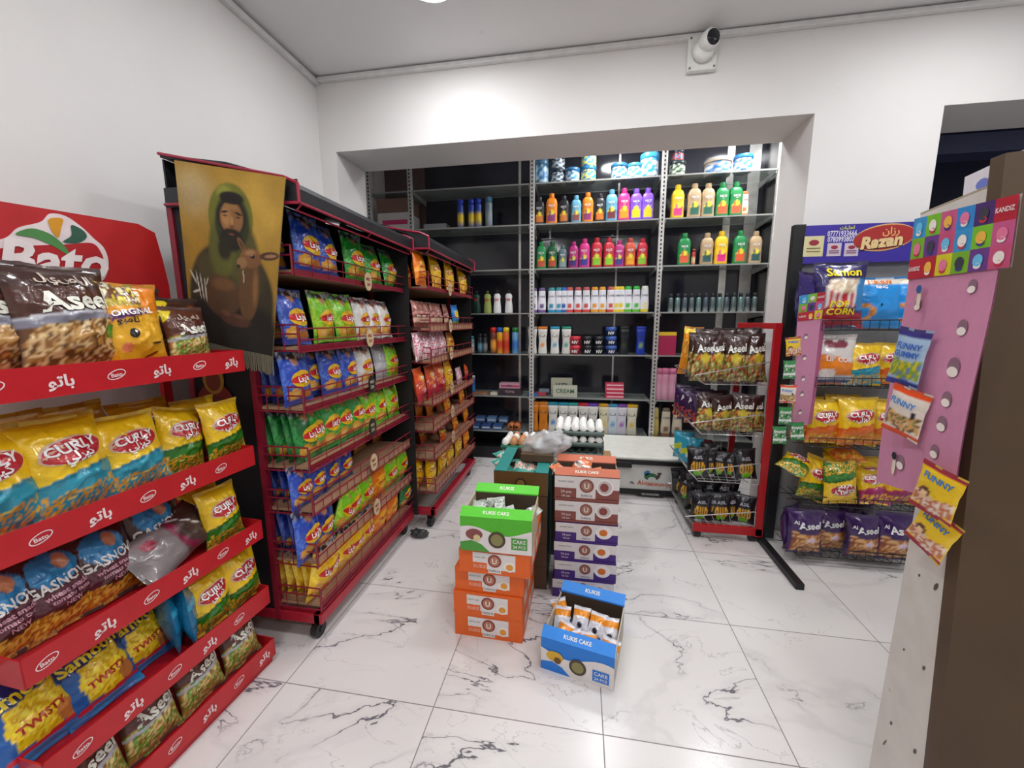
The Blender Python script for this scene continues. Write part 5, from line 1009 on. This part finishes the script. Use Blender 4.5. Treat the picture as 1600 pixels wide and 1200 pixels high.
x_, y_ = PX(1381, 371); mb.ell(x_, y_, .148, .07, fb, H('D8B070'), rot=.12); mb.ell(x_, y_, .147, .063, fb2, H('A82A2A'), rot=.12); mb.text('Razan', x_-.012, y_-.018, .085, fb4, H('E8C890'), rot=.1, bold=.05, shear=.2); mb.text('Razan', x_-.01, y_-.02, .085, fb3, H('241010'), rot=.1, bold=.07, shear=.2); mb.text('\uFEE5\uFE8D\uFEAF\uFEAD', x_+.03, y_+.035, .05, fb3, H('E8B070'))
x_, y_ = PX(1327, 364); mb.text('07771933666', x_-.035, y_+.0, .04, fb, H('E0DCF0'), wmax=.145); x_, y_ = PX(1327, 373); mb.text('07809938070', x_-.035, y_, .04, fb, H('E0DCF0'), wmax=.145); x_, y_ = PX(1330, 357); mb.text('\uFE95\uFE8E\uFE92\uFEE0\uFEC4\uFEDF', x_-.02, y_+.006, .025, fb, H('D8E04A'))
for px, py, ww, hh, c1 in ((1271, 385, .05, .055, 'D8D0A0'), (1303, 390, .035, .035, 'D0C0D0'), (1330, 390, .035, .035, 'D0C0D0')):
    x_, y_ = PX(px, py); mb.rect(x_-ww, x_+ww, y_-hh, y_+hh, fb, H(c1), 1, 1); mb.ell(x_, y_+hh*.35, ww*.5, hh*.28, fb2, H('9A2A3A'))
    for q in (-.2, -.5): mb.rect(x_-ww*.7, x_+ww*.7, y_+hh*q-.003, y_+hh*q+.003, fb2, H('8A7A4A' if px < 1290 else '8A5A7A'), 1, 1)
mb.obj('header_sign', PRINT(), bs)
SZ = [1.33, 1.03, .70, .365, .06]; SF = 2.34
for z in SZ:
    mb = MB(); A = lambda x, y, zz: Vector((x, y, zz))+o_
    for zz in (z, z+.05): mb.tube(A(sx0+.04, SF, zz), A(sx1, SF, zz), .003); 
    for i in range(19): x = sx0+.04+(sx1-sx0-.04)*i/18; mb.tube(A(x, SF, z), A(x, SY, z), .0017, 4); mb.tube(A(x, SF, z), A(x, SF, z+.05), .0015, 4)
    for yy in (2.42, 2.5): mb.tube(A(sx0, yy, z-.004), A(sx1, yy, z-.004), .0025)
    mb.obj('wire_shelf', mat('black_wire', '1A1A1C', .4), bs)
def sbag(k, px, py, r, dy, lab, s_=1, lean=6, rz=0, roll=0, dz=0):
    Y = SF+.045+dy; p = aY(px, py, Y); bag(k, (p.x, Y, SZ[r]+.005+dz), rz, lab, 'bags on the black snack stand', lean, None, s_, roll)
sbag('bur', 1262, 470, 0, .02, 'purple and turquoise snack bag at the upper left of stand', 1.15, 2, 40)
sbag('bur', 1278, 470, 0, .08, 'second purple turquoise snack bag behind the popcorn bag', 1.1, 2, 30)
sbag('pop', 1308, 480, 0, -.01, 'dark blue popcorn bag with striped tub, top of stand', 1.28, 2, -4)
sbag('don', 1370, 480, 0, .05, 'bright blue ring snack bag beside the popcorn bag', 1.0, 4); sbag('don', 1435, 480, 0, .05, 'bright blue ring snack bag half hidden by the pink board', 1.0, 4)
sbag('lip', 1302, 590, 1, .0, 'white and orange corn snack bag, second row of stand', 1.05); sbag('cuT', 1350, 590, 1, .0, 'yellow and teal corn curls bag, second row of stand', .85); sbag('cuO', 1392, 590, 1, .05, 'yellow corn curls bag behind the blue candy packet', .85, 8)
sbag('cuO', 1286, 680, 2, .01, 'yellow and orange corn curls bag, third row, left', .92); sbag('cuO', 1338, 680, 2, -.01, 'yellow and orange corn curls bag, third row, centre', 1.0); sbag('cuO', 1385, 680, 2, .03, 'yellow and orange corn curls bag, third row, right', .95)
sbag('cuO', 1260, 670, 2, .12, 'yellow and orange corn curls bag, third row, back left', .9); sbag('cuO', 1315, 670, 2, .14, 'yellow and orange corn curls bag, third row, back right', .95)
sbag('cuG', 1262, 775, 3, .02, 'yellow and green corn curls bag, fourth row, leftmost upright', .95, 6, 20, 20)
sbag('cuG', 1305, 775, 3, -.02, 'yellow and green corn curls bag, fourth row, left of centre', .9, 4, 0, 176, .25); sbag('cuG', 1313, 770, 3, .08, 'yellow and green corn curls bag, fourth row, centre', .95, 10)
sbag('cuM', 1370, 775, 3, .0, 'yellow and magenta corn curls bag, fourth row, right', .8, 30); sbag('cuG', 1352, 770, 3, .1, 'yellow and green corn curls bag, fourth row, back right', .9, 8); sbag('cuM', 1405, 775, 3, .03, 'yellow and magenta corn curls bag, fourth row, rightmost', .8, 8)
p = aY(1237, 740, 2.3); bag('cuG', (p.x, 2.33, p.z-.0), 20, 'yellow and green corn curls bag poking out to the left', 'bags on the black snack stand', 70, 1, .8, 60)
sbag('cuO', 1330, 745, 3, .02, 'orange corn curls bag lying flat over the fourth row', .9, 78, 0, 0, .235)
sbag('asP', 1232, 880, 4, .05, 'purple noodle snack bag at the left, turned sideways', 1.05, 4, 40); sbag('asP', 1252, 885, 4, -.03, 'purple noodle snack bag, front left of bottom row', 1.1, 4); sbag('asP', 1290, 875, 4, .03, 'purple noodle snack bag, second in the bottom row', 1.05, 4)
sbag('asP', 1342, 885, 4, -.02, 'purple noodle snack bag, third in the bottom row', 1.05, 4); sbag('asP', 1392, 885, 4, -.02, 'purple noodle snack bag, rightmost by the wooden shelf end', 1.15, 4)
sbag('asP', 1330, 865, 4, .12, 'purple noodle snack bag standing at the back', 1.1, 4)
# pink candy card hanging on the stand
cy0 = 2.26
def card(name, lab, c4, head, fnP, slots, cols):
    # c4: TL TR BR BL world corners, head height fraction
    TL, TR, BR, BL = c4; nrm = (TR-TL).cross(BL-TL).normalized(); nrm = nrm if nrm.dot(CP-TL) > 0 else -nrm
    t = thing(name, lab, 'display card', tuple(BL)); o_ = -BL
    S = lambda u, v, e=0: (BL*(1-u)+BR*u)*(1-v)+(TL*(1-u)+TR*u)*v+nrm*(e+.004*math.sin(v*5)) + o_
    mb = MB(); n = 12
    for e, fl in ((0, 0), (-.002, 1)):
        vs = [S(i/4, j/n, e) for j in range(n+1) for i in range(5)]; fs = [(j*5+i, j*5+i+1, (j+1)*5+i+1, (j+1)*5+i) for j in range(n) for i in range(4)]; mb.add(vs, fs if not fl else [f[::-1] for f in fs], H('CC88A8'))
    for (u, v, s_) in slots:
        mb.ell(0, 0, .013*s_, .015*s_, lambda x, y: S(u, v, .0018)+(TR-TL).normalized()*x+Vector((0, 0, 1))*y, H('8E6A7A'), n=14, rings=2)
        mb.ell(0, -.006*s_, .0115*s_, .0075*s_, lambda x, y: S(u, v, .0026)+(TR-TL).normalized()*x+Vector((0, 0, 1))*y, H('F2E8E0'), n=14, rings=2)
    mb.obj('pink_card', PRINT(), t)
    mb = MB(); nc, nr = cols
    for r_ in range(nr):
        for c_ in range(nc):
            c = ['D8C81E', 'C8507A', '4A2A6E', '7AB02A', 'C8588A', 'B81E34', '3A96D0', '8AB02E', '6A3A8A', '2E8AD0', 'D8CC1E', '7AC02E'][(c_*5+r_*3) % 12]
            wd_ = 1.1 if nc > 4 else 1; u0, u1 = wd_*c_/nc, wd_*(c_+1)/nc; v0, v1 = 1+head*(r_)/nr, 1+head*(r_+1)/nr
            kw = (r_ == nr-1 and c_ == nc-1) or (r_ == 0 and c_ == 0)
            if kw: c = 'B81E34'
            mb.add([S(u0, v0, .003), S(u1, v0, .003), S(u1, v1, .003), S(u0, v1, .003)], [(0, 1, 2, 3)], H(c))
            S4 = lambda x, y: S(u0+(u1-u0)*(x+.5), v0+(v1-v0)*(y+.5), .0042)
            S5 = lambda x, y: S(u0+(u1-u0)*(x+.5), v0+(v1-v0)*(y+.5), .0052)
            if kw: mb.text('KANDIZ', 0, 0, .3, S4, H('F2E6E6'), wmax=.85)
            else:
                cc2 = ['F0E8E0', 'F2B84A', 'E87AA0', '3A3A48', '6AC0E8'][(c_+r_*2) % 5]
                mb.ell(0, -.02, .26, .28, S4, H(cc2), n=16, rings=2)
                mb.ell(0, -.26, .2, .14, S4, H(['3A3A8A', 'C8324A', 'F0E8E0'][(c_*2+r_) % 3]), n=12, rings=2)
    wd_ = 1.1 if nc > 4 else 1; mb.add([S(0, 1, -.001), S(wd_, 1, -.001), S(wd_, 1+head, -.001), S(0, 1+head, -.001)], [(3, 2, 1, 0)], H('C8C0B8'))
    mb.obj('header', PRINT(), t)
    return t, S, nrm
c4 = [aY(1247, 502, cy0), aY(1284, 498, cy0+.06), aY(1262, 665, cy0+.06), aY(1237, 660, cy0)]
card('candy_card', 'narrow pink candy card with colourful header hanging on black stand', c4, .24, None, [(.4, .85, 1), (.4, .65, 1), (.4, .45, 1), (.4, .3, 1), (.4, .12, 1)], (3, 3))
for q in range(3):
    d_ = .012+.012*q; c5 = [p+Vector((d_+.012, .03+q*.012, 0)) for p in c4]
    mb = MB(); mb.add(c5+[p+Vector((.0, .002, 0)) for p in c5], [(0, 3, 2, 1), (4, 5, 6, 7), (0, 4, 7, 3), (1, 2, 6, 5), (0, 1, 5, 4), (3, 7, 6, 2)], H('B8608A'))
    setp(mb.obj('candy_card', PRINT()), f'pink candy card, {ORD[q]} one behind the narrow front card', 'display card', 'pink cards behind the front card')
for i, (px, py, k) in enumerate(((1240, 556, 'kdR'), (1233, 592, 'kdG'), (1230, 630, 'kdO'), (1226, 664, 'kdG'), (1246, 688, 'kdG'), (1218, 694, 'kdG'))):
    p = aY(px, py, cy0-.02-.004*i); bag(k, p, 10-4*i, f'{TY[k][1]}, {ORD[i]} from top, beside the narrow pink card', 'candy packets on the narrow pink card', 4, None, .8, random.uniform(-15, 10))
# ------------------------------------------------------------------ white board with pink candy card (right foreground)
Pf, Pn = Vector((.868, 1.262, 0)), Vector((.822, 1.002, 0)); pd = (Pf-Pn).normalized(); pn = Vector((-pd.y, pd.x, 0))
if pn.dot(CP-Pn) < 0: pn = -pn
L_ = (Pf-Pn).length
SH = .17      # the board leans a little along its own plane
def pq(a, d, z): return Pn+pd*(a-SHK*(1.65-z))+pn*(-d)+Vector((0, 0, z))
SHK = .085
def pb(mb, a0, a1, d0, d1, z0, z1, col=(1, 1, 1, 1), o=Vector()):
    vs = [pq(a, d, z)-o for z in (z0, z1) for d in (d0, d1) for a in (a0, a1)]
    return mb.add(vs, [(0, 1, 3, 2), (4, 6, 7, 5), (0, 4, 5, 1), (2, 3, 7, 6), (0, 2, 6, 4), (1, 5, 7, 3)], col)
su = thing('shelf_unit', 'shelf unit end with chipped white side board and brown board, right edge', 'shelf', tuple(Pn)); o0 = Vector(Pn)
ol = [(-.14, 0), (.12, 0), (.1, .95), (.264, 1.65), (0, 1.65)]
mb = MB(); n = len(ol); vs = [Pn+pd*a+pn*(-d)+Vector((0, 0, z))-o0 for d in (0, .018) for a, z in ol]
mb.add(vs, [tuple(range(n)), tuple(range(2*n-1, n-1, -1))]+[(i, (i+1) % n, n+(i+1) % n, n+i) for i in range(n)], H('D2CCC5'))
for (px, py, sx, sz) in ((1437, 899, .003, .004), (1463, 917, .005, .012), (1413, 1015, .003, .004), (1444, 1044, .004, .007), (1393, 1130, .004, .007), (1430, 1174, .004, .009), (1391, 1078, .006, .001), (1383, 1160, .002, .016), (1478, 985, .002, .002)):
    q = aP(px, py, Pn, pn); mb.ell(0, 0, sx, sz, lambda x, y: q+pd*x+Vector((0, 0, y))+pn*.0012-o0, H('5A4638'), n=9, rings=1, rot=.4)
mb.obj('side_board', mat('chipped_white_board', 'ATTR', .5, 0, .06, 12), su)
pb(MB(), 0, L_, .0, .018, 1.6505, 1.655, o=o0).obj('top_edge', mat('raw_board_edge', 'A89A82', .7), su)
wd = mat('light_wood', 'D8B882', .5)
for z, a in ((.785, .13), (.55, .14), (.285, .15)): pb(MB(), .02, a+SHK*(1.65-z), .02, .3, z, z+.02, o=o0).obj('shelf', wd, su)
bp_ = Vector((1.0, -.28, 0)).normalized(); vs = []
for z in (0, 1.705):
    for a, d in ((0, 0), (1.1, 0), (1.1, .03), (0, .03)):
        vs.append(pq(-.004, -.001, z)+bp_*a+Vector((0, d, 0))-o0)
o = MB().add(vs, [(0, 3, 2, 1), (4, 5, 6, 7), (0, 1, 5, 4), (1, 2, 6, 5), (2, 3, 7, 6), (3, 0, 4, 7)]).obj('brown_board', mat('dark_brown_board', '4E3A26', .55, 0, .12, 6), su)
setp(o, 'tall dark brown board filling the right edge')
mb = pb(MB(), .0, L_-.04, .06, .2, 1.656, 1.725, H('D8D4DC'))
for a, c, r_ in ((.16, '6A7AC8', .02), (.13, 'C87A9A', .016), (.05, '4A4A6A', .018), (.02, '5A5A7A', .016)):
    mb.ell(0, 0, r_, .012, lambda x, y: pq(a+x, .058, 1.69+y), H(c), n=10, rings=1)
setp(mb.obj('package', PRINT()), 'pale package with faint lettering lying on top of the shelf unit', 'package')
def sheet():
    off = Pn+pn*.03
    c = [aP(1417, 437, off, pn), aP(1556, 420, off, pn), aP(1489, 790, off, pn), aP(1369, 752, off, pn)]
    t, S, nrm = card('candy_card', 'large pink candy card with colourful header on the white board', c, .27, None,
        [(.2, .88, 1.0), (.8, .94, 1), (.78, .77, 1.2), (.78, .6, 1.5), (.78, .46, 1.2), (.78, .35, 1.2), (.75, .22, 1.1), (.75, .09, 1.1), (.35, .13, 1.3)], (6, 3))
    for (px, py, c1) in ((1437, 455, '2A5A9A'), (1398, 715, '1A1A20')):
        mb = MB(); q = aP(px, py, off+pn*.006, pn)-c[3]; e1 = (c[1]-c[0]).normalized()
        g = lambda x, y: q+e1*x+Vector((0, 0, y)); mb.ell(0, -.02, .008, .026, g, H('E8DCC8'), n=14, rings=2); mb.ell(0, .005, .011, .01, lambda x, y: g(x, y)+pn*.002, H(c1), n=12, rings=2)
        mb.obj('torn_packet_corner', PRINT(), t)
    for i, (k, px, py, s_, rl, lab) in enumerate((('kdB', 1407, 603, 1.02, 8, 'blue and yellow candy packet, top left on pink card'), ('kdO', 1403, 680, 1.02, 10, 'orange edged candy packet below the blue one'), ('kdR', 1450, 805, .95, 10, 'yellow and red candy packet at the card bottom'), ('kdR', 1438, 858, .92, 20, 'red candy packet hanging lowest, behind the yellow one'))):
        q = aP(px, py, off+pn*(.03 if i != 3 else .016), pn); ang = math.degrees(math.atan2(pn.y, pn.x))+90
        bag(k, q, ang+18, lab, 'candy packets on the large pink card', 0, 1, s_, rl)
    # hooks
sheet()
# small black shape at lower left edge etc: dropped packet under the racks
mb = MB(); bm_ = bmesh.new(); bmesh.ops.create_icosphere(bm_, subdivisions=3, radius=1)
mb.add([Vector((v.co.x*.06, v.co.y*.04, .022+v.co.z*.022))*(1+.3*noise.noise(v.co*3)) for v in bm_.verts], [tuple(v.index for v in f.verts) for f in bm_.faces]); bm_.free()
setp(mb.obj('crumpled_wrapper', mat('dark_wrapper', '3A3A3C', .3, 0, .5, 60), None, False, loc=(-1.0, 2.28, 0)), 'dark crumpled wrapper on the floor between the two snack racks', 'wrapper')
